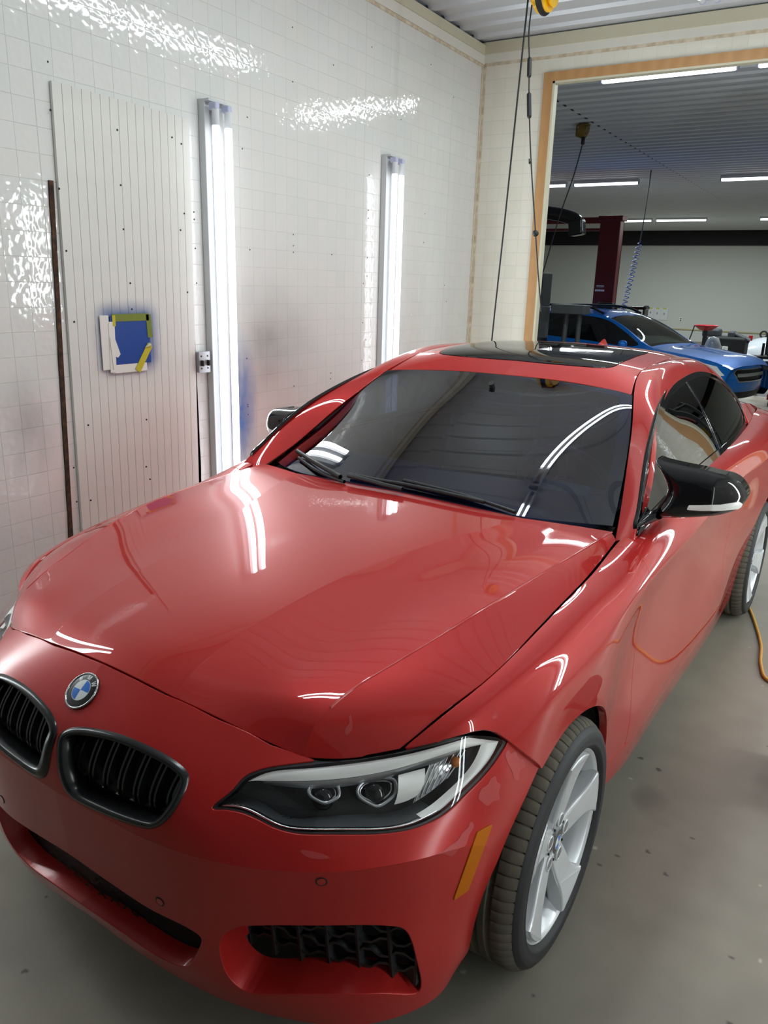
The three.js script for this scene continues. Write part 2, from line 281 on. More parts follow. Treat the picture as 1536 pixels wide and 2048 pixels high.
// ---- lamps
R.tubeGlow = std({ color: 0xffffff, emissive: 0xf4f8ff, emissiveIntensity: TUBE_GLOW, roughness: .4 });
R.fixture = std({ color: 0xc4c7c8, roughness: .45, metalness: .2, side: THREE.DoubleSide });
R.holder = std({ color: 0xb9bdd6, roughness: .5 });
R.clearTube = std({ color: 0xd3d6da, roughness: .3 });
function areaLight(pos, dir, w, h, power, horizontal) { const l = new THREE.RectAreaLight(0xeaf6f7, power, w, h); l.position.set(...pos); l.up.set(...(horizontal || [0, 1, 0])); l.lookAt(pos[0] + dir[0], pos[1] + dir[1], pos[2] + dir[2]); l.castShadow = true; scene.add(l); return l; }
// twin-tube strip; local: length along Y, tubes towards +Z
function strip(name, label, len, power, glow, group, pos, setup) {
  const g = thing(name, label, 'light', pos, 0, group); setup(g);
  mesh('channel', rbox(.135, len, .045, .006, 0, 0, .0225), R.fixture, g);
  mesh('reflector_ridge', plain([box(.05, len - .06, .02, 0, 0, .055)]), R.fixture, g);
  for (const s of [-1, 1]) mesh('end_plate', box(.135, .012, .075, 0, s * len / 2, .0375), R.fixture, g);
  for (const s of [-.045, .045]) {
    for (const e of [-1, 1]) { mesh('lamp_holder', rbox(.034, .035, .05, .008, s, e * (len / 2 - .03), .09), R.holder, g); mesh('tube_end', cyl(.0185, .0185, .075, 20).translate(s, e * (len / 2 - .08), .098), R.clearTube, g); }
    mesh('tube', cyl(.019, .019, len - .24, 24).translate(s, 0, .098), R.tubeGlow, g);
  }
  g.updateMatrixWorld(true);
  for (const s of [-.045, .045]) { const p = new THREE.Vector3(s, 0, .119).applyMatrix4(g.matrixWorld), d = new THREE.Vector3(0, 0, 1).transformDirection(g.matrixWorld), u = new THREE.Vector3(0, 1, 0).transformDirection(g.matrixWorld); areaLight(p.toArray(), d.toArray(), .036, len - .26, power, u.toArray()); }
  return g;
}
const onLeft = (g) => { g.rotation.y = Math.PI / 2; }, onRight = (g) => { g.rotation.y = -Math.PI / 2; }, onCeil = (g) => { g.rotation.set(Math.PI / 2, 0, 0); };
strip('fluorescent_fixture', 'vertical twin-tube light fixture beside the metal switch box', 2.44, TUBE_POWER, 1, null, T(1.54, WL + .001, 1.28), onLeft);
strip('fluorescent_fixture', 'vertical twin-tube light fixture nearer the corner of the tiled wall', 2.44, TUBE_POWER, 1, null, T(3.28, WL + .001, 1.265), onLeft);
strip('fluorescent_fixture', 'vertical twin-tube light fixture on the wall across, near the front', 2.44, TUBE_POWER, 1, null, T(1.5, WR - .006, 1.28), onRight);
strip('fluorescent_fixture', 'vertical twin-tube light fixture on the wall across, near the opening', 2.44, TUBE_POWER, 1, null, T(3.47, WR - .006, 1.28), onRight);
strip('ceiling_fixture', 'twin-tube ceiling light over the coupe roof', 2.44, TUBE_POWER, 1, null, T(2.93, .06, CEIL - .023), onCeil);
strip('ceiling_fixture', 'twin-tube ceiling light over the coupe hood', 2.44, TUBE_POWER, 1, null, T(.44, .10, CEIL - .023), onCeil);
strip('fluorescent_fixture', 'vertical twin-tube light fixture on the tiled wall beside the coupe nose', 2.44, TUBE_POWER * .45, 1, null, T(-.72, WL + .001, 1.28), onLeft);
strip('fluorescent_fixture', 'vertical twin-tube light fixture on the wall across, level with the coupe headlight', 2.44, TUBE_POWER * .45, 1, null, T(-.5, WR - .006, 1.28), onRight);
// single workshop tubes, running across
function farTube(rx, y0, y1, label, power) {
  const g = thing('workshop_light', label, 'light', T(rx, (y0 + y1) / 2, CEIL + .037), 0, 'tube lights under the workshop ceiling'); const L = y1 - y0;
  mesh('channel', rbox(L, .05, .09, .006, 0, -.025, 0), R.fixture, g); mesh('tube', new THREE.CapsuleGeometry(.026, L - .08, 6, 16).rotateZ(Math.PI / 2).translate(0, -.068, 0), R.tubeGlow, g);
  for (const s of [-1, 1]) mesh('lamp_holder', rbox(.02, .06, .06, .006, s * (L / 2 - .012), -.06, 0), R.holder, g);
  areaLight(T(rx, (y0 + y1) / 2, CEIL - .062), [0, -1, 0], L - .08, .05, power, [0, 0, 1]);
}
for (const [rx, y0, y1, power, label] of [
  [6.2, -1.27, -.07, 190, 'long tube light just beyond the header of the wooden frame'], [6.2, .06, 1.28, 190, 'tube light in line with the one just beyond the wooden header'],
  [13.6, -5.34, -4.12, 400, 'workshop tube light cut off by the wooden jamb'], [13.6, -3.99, -2.77, 400, 'workshop tube light above the black extraction hose'], [13.6, -1.40, -.16, 400, 'workshop tube light above the blue hood'], [13.6, -.04, 1.2, 400, 'workshop tube light past the one above the blue hood'],
  [21.9, -5.75, -4.5, 540, 'distant tube light partly behind the red lift column'], [21.9, -4.4, -3.05, 540, 'distant tube light beside the coiled hose line'], [21.9, -1.75, -.5, 540, 'distant tube light well away from the coiled hose']]) farTube(rx, y0, y1, label, power);
// ================================================================ the red coupe
const M = {};
M.paint = new THREE.MeshPhysicalMaterial({ color: new THREE.Color().setRGB(0.43, 0.020, 0.017), metalness: 0.2, roughness: 0.42, specularIntensity: 0.1, clearcoat: 1, clearcoatRoughness: 0.02, side: THREE.DoubleSide });
M.bumperPaint = new THREE.MeshPhysicalMaterial({ color: new THREE.Color().setRGB(0.43, 0.020, 0.017), metalness: 0.2, roughness: 0.42, specularIntensity: 0.1, clearcoat: .7, clearcoatRoughness: 0.22, side: THREE.DoubleSide });
M.gloss = new THREE.MeshPhysicalMaterial({ color: new THREE.Color().setRGB(0.006, 0.006, 0.007), roughness: 0.3, specularIntensity: 0, clearcoat: 1, clearcoatRoughness: 0.03, side: THREE.DoubleSide });
M.frameBlack = new THREE.MeshStandardMaterial({ color: new THREE.Color().setRGB(0.012, 0.012, 0.013), roughness: 0.22, side: THREE.DoubleSide });
M.blackPlastic = new THREE.MeshStandardMaterial({ color: new THREE.Color().setRGB(0.012, 0.012, 0.013), roughness: 0.5, side: THREE.DoubleSide });
M.dark = new THREE.MeshStandardMaterial({ color: new THREE.Color().setRGB(0.02, 0.02, 0.021), roughness: 0.8, side: THREE.DoubleSide });
M.windscreen = new THREE.MeshPhysicalMaterial({ color: new THREE.Color().setRGB(0.15, 0.21, 0.42), roughness: 0.0, transmission: 1, thickness: 0, ior: 1.75, side: THREE.DoubleSide });
M.tint = new THREE.MeshPhysicalMaterial({ color: new THREE.Color().setRGB(0.05, 0.05, 0.055), roughness: 0.0, transmission: 1, thickness: 0, ior: 1.9, side: THREE.DoubleSide });
M.lens = new THREE.MeshPhysicalMaterial({ color: 0xffffff, roughness: 0.0, transmission: 1, thickness: 0, ior: 1.4, side: THREE.DoubleSide });
M.chrome = new THREE.MeshStandardMaterial({ color: 0xd8dadc, metalness: 1, roughness: 0.15, side: THREE.DoubleSide });
M.satin = new THREE.MeshStandardMaterial({ color: 0xb9bcbf, metalness: 0.9, roughness: 0.3, side: THREE.DoubleSide });
M.ledWhite = new THREE.MeshStandardMaterial({ color: 0xf3f3ef, metalness: 0, roughness: 0.35, side: THREE.DoubleSide });
M.lampGrey = new THREE.MeshStandardMaterial({ color: 0x55585b, metalness: 0.5, roughness: 0.35, side: THREE.DoubleSide });
M.amber = new THREE.MeshPhysicalMaterial({ color: new THREE.Color().setRGB(0.42, 0.11, 0.0), roughness: 0.5, specularIntensity: .3, side: THREE.DoubleSide });
M.cabin = new THREE.MeshStandardMaterial({ color: new THREE.Color().setRGB(0.02, 0.021, 0.024), roughness: 0.75, side: THREE.DoubleSide });

const coupe = thing('coupe_car', 'red two-door coupe with black twin grilles parked along the white tiled wall', 'car');
coupe.rotation.y = CAR_TURN;
const onCentre = (p) => Math.abs(p[1]) < 2e-4;
function body(name, raw, mat, parent = coupe, uv) { return mesh(name, geoOf(raw, uv), mat, parent); }
const both = (m) => joinRaw(m, mirror(m));
function pairOf(name, raw, mat, parent = coupe, label) { const a = body(name, raw, mat, parent), b = body(name, mirror(raw), mat, parent); if (label) { a.userData.label = label; b.userData.label = label; } return [a, b]; }

// ---- hood: curves from nose to windscreen
const hoodC0 = [[-.684, 0, .844], [-.64, 0, .868], [-.55, 0, .895], [-.38, 0, .924], [-.1, 0, .952], [.2, 0, .973], [.503, 0, .985]];
const hoodC1 = [[-.677, .21, .829], [-.633, .212, .856], [-.54, .217, .887], [-.35, .233, .920], [-.06, .275, .948], [.22, .36, .966], [.515, .45, .975]];
const hoodC2 = [[-.604, .495, .757], [-.580, .502, .810], [-.518, .516, .850], [-.40, .549, .880], [-.12, .622, .929], [.22, .668, .951], [.612, .70, .957]];
const hoodC3 = [[-.484, .65, .770], [-.455, .667, .789], [-.400, .692, .820], [-.29, .724, .851], [-.02, .741, .890], [.30, .743, .918], [.60, .722, .940]];
const mid2 = (a, b, k, dz) => a.map((p, i) => { const q = lerp3(p, b[i], k); q[2] += Array.isArray(dz) ? dz[i] : dz; return q; });
const mirC = (c) => c.map(p => [p[0], -p[1], p[2]]);
let hoodRaw;
const upish = (p) => [-0.5, Math.sign(p[1]) * 0.3, 1];
{
  const a = loftGrid([mirC(hoodC1), hoodC0, hoodC1], 70, 40), head = (c, p) => [p, ...c.slice(1)], b = loftGrid([hoodC1, head(mid2(hoodC1, hoodC2, .35, [0, .006, .002, .0, -.001, -.001, .001]), [-.662, .312, .814]), head(mid2(hoodC1, hoodC2, .7, [0, .013, .007, .003, .002, .002, .001]), [-.637, .415, .787]), hoodC2], 70, 30), c = loftGrid([hoodC2, head(mid2(hoodC2, hoodC3, .5, [.0, .006, .006, .005, .004, .004, .002]), [-.553, .57, .757]), hoodC3], 70, 16);
  const up = (m) => orient(m, upish);
  const A = up(gridMesh(a)), B = up(gridMesh(b)), Cc = up(gridMesh(c));
  // one welded surface so that only the outer edge is rolled
  const all = joinRaw(A, B, mirror(B), Cc, mirror(Cc));
  const key = new Map(), rep = all.P.map((p, i) => { const k = p.map(v => Math.round(v * 2e4)).join(); if (!key.has(k)) key.set(k, i); return key.get(k); });
  const seen = new Map(); for (const f of all.F) for (let i = 0; i < 3; i++) { const u = rep[f[i]], w = rep[f[(i + 1) % 3]], k = Math.min(u, w) + '_' + Math.max(u, w); seen.set(k, (seen.get(k) || 0) + 1); }
  const inner = new Set(); for (const f of all.F) for (let i = 0; i < 3; i++) { const u = rep[f[i]], w = rep[f[(i + 1) % 3]], k = Math.min(u, w) + '_' + Math.max(u, w); if (seen.get(k) > 1) inner.add(f[i] + '_' + f[(i + 1) % 3]); }
  // shrink the outer edge by the shut gap, then roll it
  const rim = new Set(); for (const f of all.F) for (let i = 0; i < 3; i++) { const k = f[i] + '_' + f[(i + 1) % 3]; if (!inner.has(k)) { rim.add(f[i]); rim.add(f[(i + 1) % 3]); } }
  for (const i of rim) { const p = all.P[i]; all.P[i] = [p[0] + (p[0] < -.3 ? .0035 : p[0] > .5 ? -.001 : 0), p[1] - Math.sign(p[1]) * (Math.abs(p[1]) > .6 ? .005 : 0), p[2] + .0008]; }
  const rimP = new Set([...rim].map(i => all.P[i]));
  hoodRaw = all;
  const hood = flange(all, .018, .002, (p) => !rimP.has(p));
  // rounded crest along the outer crease
  const bead = (c) => { const pts = resample(c, 90).slice(8), G = []; for (let j = 0; j <= 10; j++) { const a = j / 10 * Math.PI; G.push(pts.map(p => [p[0], p[1] + .0032 * Math.cos(a), p[2] - .0016 + .0028 * Math.sin(a)])); } return orient(gridMesh(G), () => [0, 0, 1]); };
  const b1 = bead(hoodC2);
  body('hood', joinRaw(hood, b1, mirror(b1)), M.paint);
}
// ---- front bumper skin (left half), rows from the hood gap down to the lip
const bumperRows = [
  [[-.684, 0, .844], [-.68, .18, .832], [-.66, .32, .812], [-.629, .44, .780], [-.585, .525, .754], [-.49, .645, .768], [-.39, .735, .785], [-.30, .788, .75], [-.235, .808, .69], [-.166, .824, .629]],
  [[-.757, 0, .782], [-.752, .18, .775], [-.735, .32, .752], [-.70, .44, .722], [-.65, .535, .715], [-.565, .645, .715], [-.455, .742, .715], [-.36, .792, .69], [-.295, .811, .63], [-.235, .82, .575]],
  [[-.808, 0, .72], [-.803, .18, .712], [-.785, .325, .69], [-.745, .445, .667], [-.69, .545, .665], [-.60, .652, .665], [-.485, .748, .662], [-.39, .795, .63], [-.33, .811, .575], [-.285, .815, .53]],
  [[-.826, 0, .60], [-.82, .18, .60], [-.803, .34, .60], [-.765, .465, .60], [-.725, .545, .60], [-.655, .657, .607], [-.545, .755, .61], [-.44, .796, .585], [-.375, .808, .54], [-.32, .805, .465]],
  [[-.815, 0, .50], [-.809, .18, .50], [-.791, .34, .50], [-.753, .460, .50], [-.712, .542, .50], [-.643, .652, .50], [-.542, .745, .495], [-.452, .787, .48], [-.394, .798, .44], [-.347, .79, .39]],
  [[-.808, 0, .42], [-.80, .18, .41], [-.778, .34, .395], [-.74, .455, .40], [-.70, .55, .405], [-.64, .655, .405], [-.545, .742, .40], [-.455, .777, .38], [-.40, .783, .34], [-.355, .777, .30]],
  [[-.795, 0, .285], [-.785, .18, .275], [-.762, .33, .26], [-.728, .45, .255], [-.69, .55, .26], [-.635, .65, .265], [-.54, .735, .27], [-.45, .768, .26], [-.40, .77, .24], [-.352, .766, .225]],
  [[-.77, 0, .225], [-.76, .18, .205], [-.735, .33, .185], [-.70, .45, .175], [-.665, .55, .18], [-.615, .65, .19], [-.52, .728, .19], [-.44, .755, .19], [-.39, .755, .195], [-.345, .755, .20]],
];
const outw = (p) => [-1, p[1] * 1.4, .35];
const bumperUp = orient(loft(bumperRows.slice(0, 4), 200, 70), outw), bumperLo = orient(loft(bumperRows.slice(3), 200, 90), outw);
const bumperSkin = joinRaw(bumperUp, bumperLo), seamLine = loftGrid(bumperRows.slice(0, 4), 400, 1)[1];
const onSeam = (p) => Math.abs(p[2] - .57) < .12 && seamLine.some((q, i) => i && (() => { const a = seamLine[i - 1], e = sub(q, a), t = Math.max(0, Math.min(1, dot(sub(p, a), e) / dot(e, e))); return len(sub(p, add(a, e, t))) < 8e-4; })());
const hitBumper = hitter(joinRaw(bumperSkin, mirror(bumperSkin)));
const kidneyPx = smoothPoly([[120, 1470], [145, 1455], [225, 1464], [300, 1493], [358, 1527], [378, 1552], [360, 1605], [330, 1645], [306, 1657], [280, 1654], [200, 1625], [140, 1592], [122, 1560], [115, 1510]]);
const headlightPx = smoothPoly([[426, 1616], [464, 1582], [490, 1554], [525, 1539], [593, 1528], [701, 1515], [795, 1502], [873, 1487], [946, 1468], [970, 1464], [994, 1470], [1012, 1482], [1002, 1504], [971, 1547], [929, 1590], [886, 1629], [830, 1655], [765, 1666], [658, 1668], [593, 1666], [550, 1655], [516, 1638], [486, 1625], [452, 1618]]);
const fogPx = smoothPoly([[440, 1880], [470, 1856], [520, 1851], [640, 1851], [770, 1851], [812, 1860], [834, 1915], [840, 1984], [760, 1989], [600, 1990], [490, 1984], [450, 1945]]);
const intakeYZ = smoothPoly([[-.3, .43], [0, .427], [.148, .413], [.241, .402], [.335, .395], [.368, .378], [.355, .33], [.315, .268], [.25, .253], [.12, .272], [0, .28], [-.3, .28]]);
const fKid = inPix(kidneyPx), fHead = inPix(headlightPx), fFog = inPix(fogPx);
const inFog = (p) => p[2] < .5 && p[1] > .2 ? fFog(p) : -1, inKid = (p) => p[0] < -.6 ? fKid(p) : -1;
{
  let s = clip(bumperSkin, p => -inKid(p));
  s = clip(s, p => -(fHead(p) + 4));
  const upper = (p) => p[2] - (.46 + (p[0] + .6) * .0);
  s = clip(s, p => -inFog(p));
  s = clip(s, p => -sdPoly(intakeYZ, p[1], p[2]));
  // gap to the hood along the top row
  s = clip(s, p => { const q = bumperRows[0]; let d = 9; for (let i = 0; i < 4; i++) { const A = q[i], B = q[i + 1], e = sub(B, A), t = Math.max(0, Math.min(1, dot(sub(p, A), e) / dot(e, e))); d = Math.min(d, len(sub(p, add(A, e, t)))); } return d - .0035; });
  const inHole = (p) => p[2] < .46 && p[2] > .23 && p[0] < -.5;
  const f = flange(s, .02, .0022, p => onCentre(p) || onSeam(p), (p, n) => !inHole(p) ? n.map(v => -v) : p[2] < .33 ? (p[1] > .4 ? [4, -1, .5] : [2.5, 0, .1]) : p[2] > .385 ? [1.5, 0, .5] : [4, 0, 0]);
  body('front_bumper', both(f), M.bumperPaint);
}
// ---- body side (left): sections at stations along the car, from the upper edge down to the sill
const sideX = [-.48, -.40, -.30, -.05, .2, .36, .55, .9, 1.4, 1.9, 2.3, 2.69, 3.1, 3.45, 3.62];
const sideYZ = [
  [[.653, .772], [.670, .766], [.683, .757], [.695, .742], [.705, .69], [.715, .55], [.72, .38], [.70, .2]],
  [[.697, .823], [.724, .812], [.742, .793], [.755, .762], [.765, .69], [.77, .54], [.77, .38], [.74, .2]],
  [[.723, .850], [.757, .838], [.780, .810], [.793, .77], [.805, .69], [.812, .53], [.80, .38], [.765, .21]],
  [[.742, .886], [.785, .874], [.818, .84], [.834, .785], [.839, .72], [.838, .64], [.83, .45], [.80, .22]],
  [[.745, .910], [.791, .90], [.828, .868], [.846, .82], [.851, .74], [.850, .62], [.836, .44], [.81, .22]],
  [[.744, .923], [.793, .914], [.832, .886], [.848, .845], [.845, .76], [.838, .60], [.831, .42], [.81, .22]],
  [[.738, .946], [.796, .946], [.838, .905], [.851, .862], [.840, .775], [.836, .58], [.846, .38], [.82, .2]],
  [[.782, 1.003], [.824, .975], [.850, .935], [.862, .888], [.850, .795], [.844, .58], [.855, .37], [.825, .195]],
  [[.778, 1.010], [.823, .985], [.851, .95], [.866, .908], [.854, .815], [.848, .58], [.859, .36], [.83, .19]],
  [[.770, 1.008], [.818, .99], [.850, .96], [.868, .92], [.860, .825], [.853, .58], [.855, .36], [.832, .185]],
  [[.752, 1.006], [.812, .995], [.856, .96], [.880, .91], [.878, .80], [.866, .58], [.846, .40], [.825, .19]],
  [[.728, 1.006], [.800, .995], [.858, .95], [.886, .89], [.890, .78], [.886, .65], [.86, .4], [.82, .2]],
  [[.690, 1.01], [.778, .995], [.845, .94], [.874, .87], [.88, .77], [.87, .6], [.84, .42], [.80, .25]],
  [[.66, 1.0], [.745, .98], [.805, .93], [.828, .86], [.83, .77], [.82, .62], [.78, .42], [.74, .28]],
  [[.63, .985], [.695, .965], [.737, .92], [.753, .85], [.755, .76], [.75, .62], [.71, .45], [.68, .32]],
];
const sideRow = (k) => sideX.map((x, i) => [x, ...sideYZ[i][k]]);
const outS = (p) => [0, 1, .25];
const sideSkin = (() => { // crease at the fourth line, faded out over the front fender
  const rows = [0, 1, 2, 3, 4, 5, 6, 7].map(sideRow), tu = chords(rows), fr = rows.map(r => natural(tu, r)), tv = chords(sideX.map((_, i) => rows.map(r => r[i])));
  const up = tv.slice(0, 4), lo = tv.slice(3), nu = 280, G = [];
  const cols = Array.from({ length: nu + 1 }, (_, i) => { const p = fr.map(f => f(i / nu)); return { all: natural(tv, p), a: natural(up, p.slice(0, 4)), b: natural(lo, p.slice(3)), x: p[3][0] }; });
  const vs = []; for (let j = 0; j < 28; j++) vs.push(tv[3] * j / 28); for (let j = 0; j <= 62; j++) vs.push(tv[3] + (1 - tv[3]) * j / 62);
  for (const v of vs) G.push(cols.map(c => { let w = Math.max(0, Math.min(1, (c.x - .25) / .35)); w = w * w * (3 - 2 * w); return lerp3(c.all(v), v <= tv[3] ? c.a(v) : c.b(v), w); }));
  return orient(gridMesh(G), outS);
})();
const ARCH = .362;
const archF = (p) => Math.hypot(p[0], p[2] - .31) - ARCH, archR = (p) => Math.hypot(p[0] - 2.69, p[2] - .31) - ARCH;
const fenderPx = [[600, 1524], [805, 1498], [873, 1484], [946, 1464], [970, 1460], [994, 1466], [1014, 1480], [1080, 1532], [1110, 1640], [1536, 1700], [1536, 800], [600, 800]];
const sillZ = (x) => .318 + .012 * (x - .5);
function panelOf(name, f, mat = M.paint) { return pairOf(name, flange(clip(sideSkin, f), .02, .0018), mat); }

panelOf('front_fender', p => mn(.5295 - p[0] - .012 * Math.sin((p[2] - .3) * 4), archF(p), p[0] < .1 ? (sdPoly(fenderPx, ...proj(p)) - 2) * .001 : 1, p[0] < .35 ? 1 : p[2] - sillZ(p[0]) - .002));
panelOf('door', p => mn(p[0] - .5335 + .012 * Math.sin((p[2] - .3) * 4), 1.775 - p[0] + .05 * (p[2] - .7), p[2] - sillZ(p[0]) - .002));
panelOf('rear_quarter_panel', p => mn(p[0] - 1.7795 - .05 * (p[2] - .7), archR(p), p[0] > 2.5 ? 1 : p[2] - sillZ(p[0]) - .002));
panelOf('side_skirt', p => mn(sillZ(p[0]) - .002 - p[2], archF(p), archR(p), p[0] - .2, 2.6 - p[0]));
// wheel housings
for (const cx of [0, 2.69]) for (const s of [1, -1]) {
  const G = []; for (let j = 0; j <= 1; j++) { const r = []; for (let i = 0; i <= 40; i++) { const a = .42 + (Math.PI - .55) * i / 40; r.push([cx - .375 * Math.cos(a), s * (j ? .56 : .80), .31 + .375 * Math.sin(a)]); } G.push(r); }
  const back = []; for (let j = 0; j <= 1; j++) { const r = []; for (let i = 0; i <= 40; i++) { const a = .42 + (Math.PI - .55) * i / 40; r.push([cx - (j ? .01 : .375) * Math.cos(a), s * .56, .31 + (j ? .01 : .375) * Math.sin(a)]); } back.push(r); }
  body('wheel_housing', joinRaw(gridMesh(G), gridMesh(back)), M.dark);
}
// ---- greenhouse
const yBelt = natural([.3, .6, .9, 1.4, 1.9, 2.3, 2.69, 3.0], [[.75], [.762], [.779], [.778], [.768], [.75], [.722], [.69]]);
let winG;
const yGlass = (x, z) => { const d = z - 1; return yBelt(x)[0] - .36 * d - .55 * d * d; };
const winXZ = smoothPoly([[.627, .981], [.668, 1.009], [.783, 1.091], [.911, 1.162], [1.182, 1.254], [1.381, 1.294], [1.541, 1.31], [1.789, 1.32], [1.996, 1.318], [2.294, 1.282], [2.533, 1.202], [2.698, 1.091], [2.715, 1.045], [2.66, 1.014], [2.329, 1.012], [1.819, 1.014], [1.373, 1.015], [1.0, 1.008]], 8);
{
  const G = []; for (let j = 0; j <= 60; j++) { const r = []; for (let i = 0; i <= 220; i++) { const x = .55 + 2.25 * i / 220, z = .95 + .4 * j / 60; r.push([x, yGlass(x, z), z]); } G.push(r); }
  winG = G; const gs = orient(gridMesh(G), outS);
  const w = (p) => sdPoly(winXZ, p[0], p[2]);
  const bp = (p) => p[0] - 1.80 + .34 * (p[2] - 1.1);     // leaning pillar line
  pairOf('side_window', clip(gs, p => mn(w(p) - .012, -bp(p) - .012)), M.tint);
  pairOf('rear_quarter_window', clip(gs, p => mn(w(p) - .012, bp(p) - .012)), M.tint);
  pairOf('window_trim', flange(offsetMesh(clip(clip(gs, p => .0155 - w(p)), p => w(p) + .010), .005), .012, .002), M.gloss);
  pairOf('window_pillar_trim', flange(offsetMesh(clip(clip(gs, p => w(p) - .014), p => .0135 - Math.abs(bp(p))), .003), .01, .001), M.gloss);
}
const railIn = [[.603, .716, .935], [.80, .668, 1.03], [.93, .634, 1.112], [1.12, .582, 1.222], [1.25, .540, 1.294], [1.40, .505, 1.345], [1.62, .50, 1.372], [1.95, .495, 1.378], [2.30, .49, 1.345], [2.6, .495, 1.26], [2.86, .53, 1.14]];
const railOut = [[.575, .774, .952], [.783, .742, 1.094], [.911, .712, 1.166], [1.182, .656, 1.259], [1.381, .629, 1.300], [1.541, .614, 1.317], [1.789, .603, 1.327], [1.996, .598, 1.325], [2.294, .609, 1.288], [2.533, .642, 1.207], [2.71, .69, 1.09]];
const railMid = railIn.map((p, i) => add(lerp3(p, railOut[i], .55), unit([-.1, .6, .8]), .5 * .28 * len(sub(p, railOut[i]))));
{
  const m = orient(loft([railIn, railMid, railOut], 160, 16), p => [0, .6, .8]);
  pairOf('roof_rail', flange(m, .02, .002), M.paint);
  // rear pillar down to the deck
  const c = orient(loft([[[2.6, .495, 1.26], [2.533, .642, 1.207], [2.533, .645, 1.2]].map((p, i) => i ? railOut[9] : railIn[9]).slice(0, 2).concat([]), [railIn[10], railOut[10]], [[3.12, .57, 1.045], [2.72, .728, 1.02]]].map(r => [r[0], add(lerp3(r[0], r[1], .5), [0, .02, .012]), r[1]]), 20, 20), p => [.3, .6, .8]);
  pairOf('rear_pillar', flange(c, .02, .002), M.paint);
  const deckSide = orient(loft([[[3.12, .57, 1.045], [3.4, .60, 1.03], [3.62, .60, 1.0]], [[2.72, .728, 1.012], [3.1, .69, 1.012], [3.62, .63, .985]]], 30, 10), () => [0, .3, 1]);
  pairOf('deck_edge', flange(deckSide, .01, .001), M.paint);
}
const roofRows = [
  [[1.293, 0, 1.314], [1.306, .25, 1.309], [1.287, .42, 1.299], [1.252, .527, 1.291]],
  [[1.42, 0, 1.372], [1.42, .25, 1.367], [1.41, .40, 1.357], [1.40, .499, 1.344]],
  [[1.62, 0, 1.398], [1.62, .25, 1.393], [1.62, .40, 1.383], [1.62, .495, 1.371]],
  [[1.95, 0, 1.408], [1.95, .25, 1.402], [1.95, .40, 1.391], [1.95, .490, 1.377]],
  [[2.3, 0, 1.385], [2.3, .25, 1.377], [2.3, .40, 1.362], [2.3, .485, 1.344]],
  [[2.62, 0, 1.325], [2.61, .25, 1.312], [2.60, .40, 1.29], [2.6, .49, 1.259]],
];
const roofSkin = orient(loft(roofRows, 90, 120), () => [0, 0, 1]);
const sunXY = smoothPoly([[1.392, 0], [1.398, .22], [1.412, .36], [1.435, .392], [1.48, .40], [1.75, .398], [1.92, .394], [1.965, .375], [1.975, .25], [1.98, 0], [1.975, -.25], [1.965, -.375], [1.92, -.394], [1.75, -.398], [1.48, -.40], [1.435, -.392], [1.412, -.36], [1.398, -.22]], 6);
const fSun = (p) => sdPoly(sunXY, p[0], p[1]);
body('roof', both(flange(clip(roofSkin, p => -fSun(p)), .018, .002, onCentre)), M.paint);
body('sunroof', both(flange(offsetMesh(clip(roofSkin, p => fSun(p) - .006), .001), .012, .001, onCentre)), M.gloss).userData.label = 'black glass sunroof panel';
const wsRows = [
  [[.505, 0, .990], [.505, .25, .986], [.525, .42, .978], [.60, .585, .968], [.675, .683, .958]],
  [[.72, 0, 1.092], [.725, .235, 1.088], [.745, .40, 1.079], [.805, .555, 1.068], [.87, .642, 1.061]],
  [[.995, 0, 1.207], [1.0, .22, 1.203], [1.005, .375, 1.194], [1.025, .51, 1.184], [1.055, .595, 1.177]],
  [[1.29, 0, 1.312], [1.302, .23, 1.308], [1.288, .37, 1.301], [1.265, .48, 1.295], [1.238, .536, 1.289]],
];
const wsSkin = orient(loft(wsRows, 90, 80), () => [-1, 0, 1.5]);
const wsWide = orient(loft([wsRows[0].map((p, i) => add(p, sub(p, wsRows[1][i]), .4)), ...wsRows], 60, 60), () => [-1, 0, 1.5]);
const hitGlass = hitter(joinRaw(wsWide, mirror(wsWide)));
{
  body('windscreen', both(wsSkin), M.windscreen).userData.label = 'dark tinted windscreen';
  // printed black border inside the edge of the glass
  const edge = (() => { const b = [wsRows[0], wsRows[3]].map(r => resample(r, 60)), side = resample(wsRows.map(r => r[4]), 60); return (p) => { const near = (l) => l.reduce((d, q) => mn(d, len(sub(p, q))), 9); return mn(near(side) - .045, near(b[0]) - .05, near(b[1]) - .03); }; })();
  body('windscreen_border', both(offsetMesh(clip(wsSkin, p => -edge(p)), -.003)), M.blackPlastic);
  // plastic cowl under the glass edge
  const cow = loft([wsRows[0].map(p => add(p, [-.03, 0, -.028])), wsRows[0].map(p => add(p, [.03, 0, -.012]))], 40, 4);
  body('cowl_panel', both(orient(cow, () => [0, 0, 1])), M.blackPlastic);
}
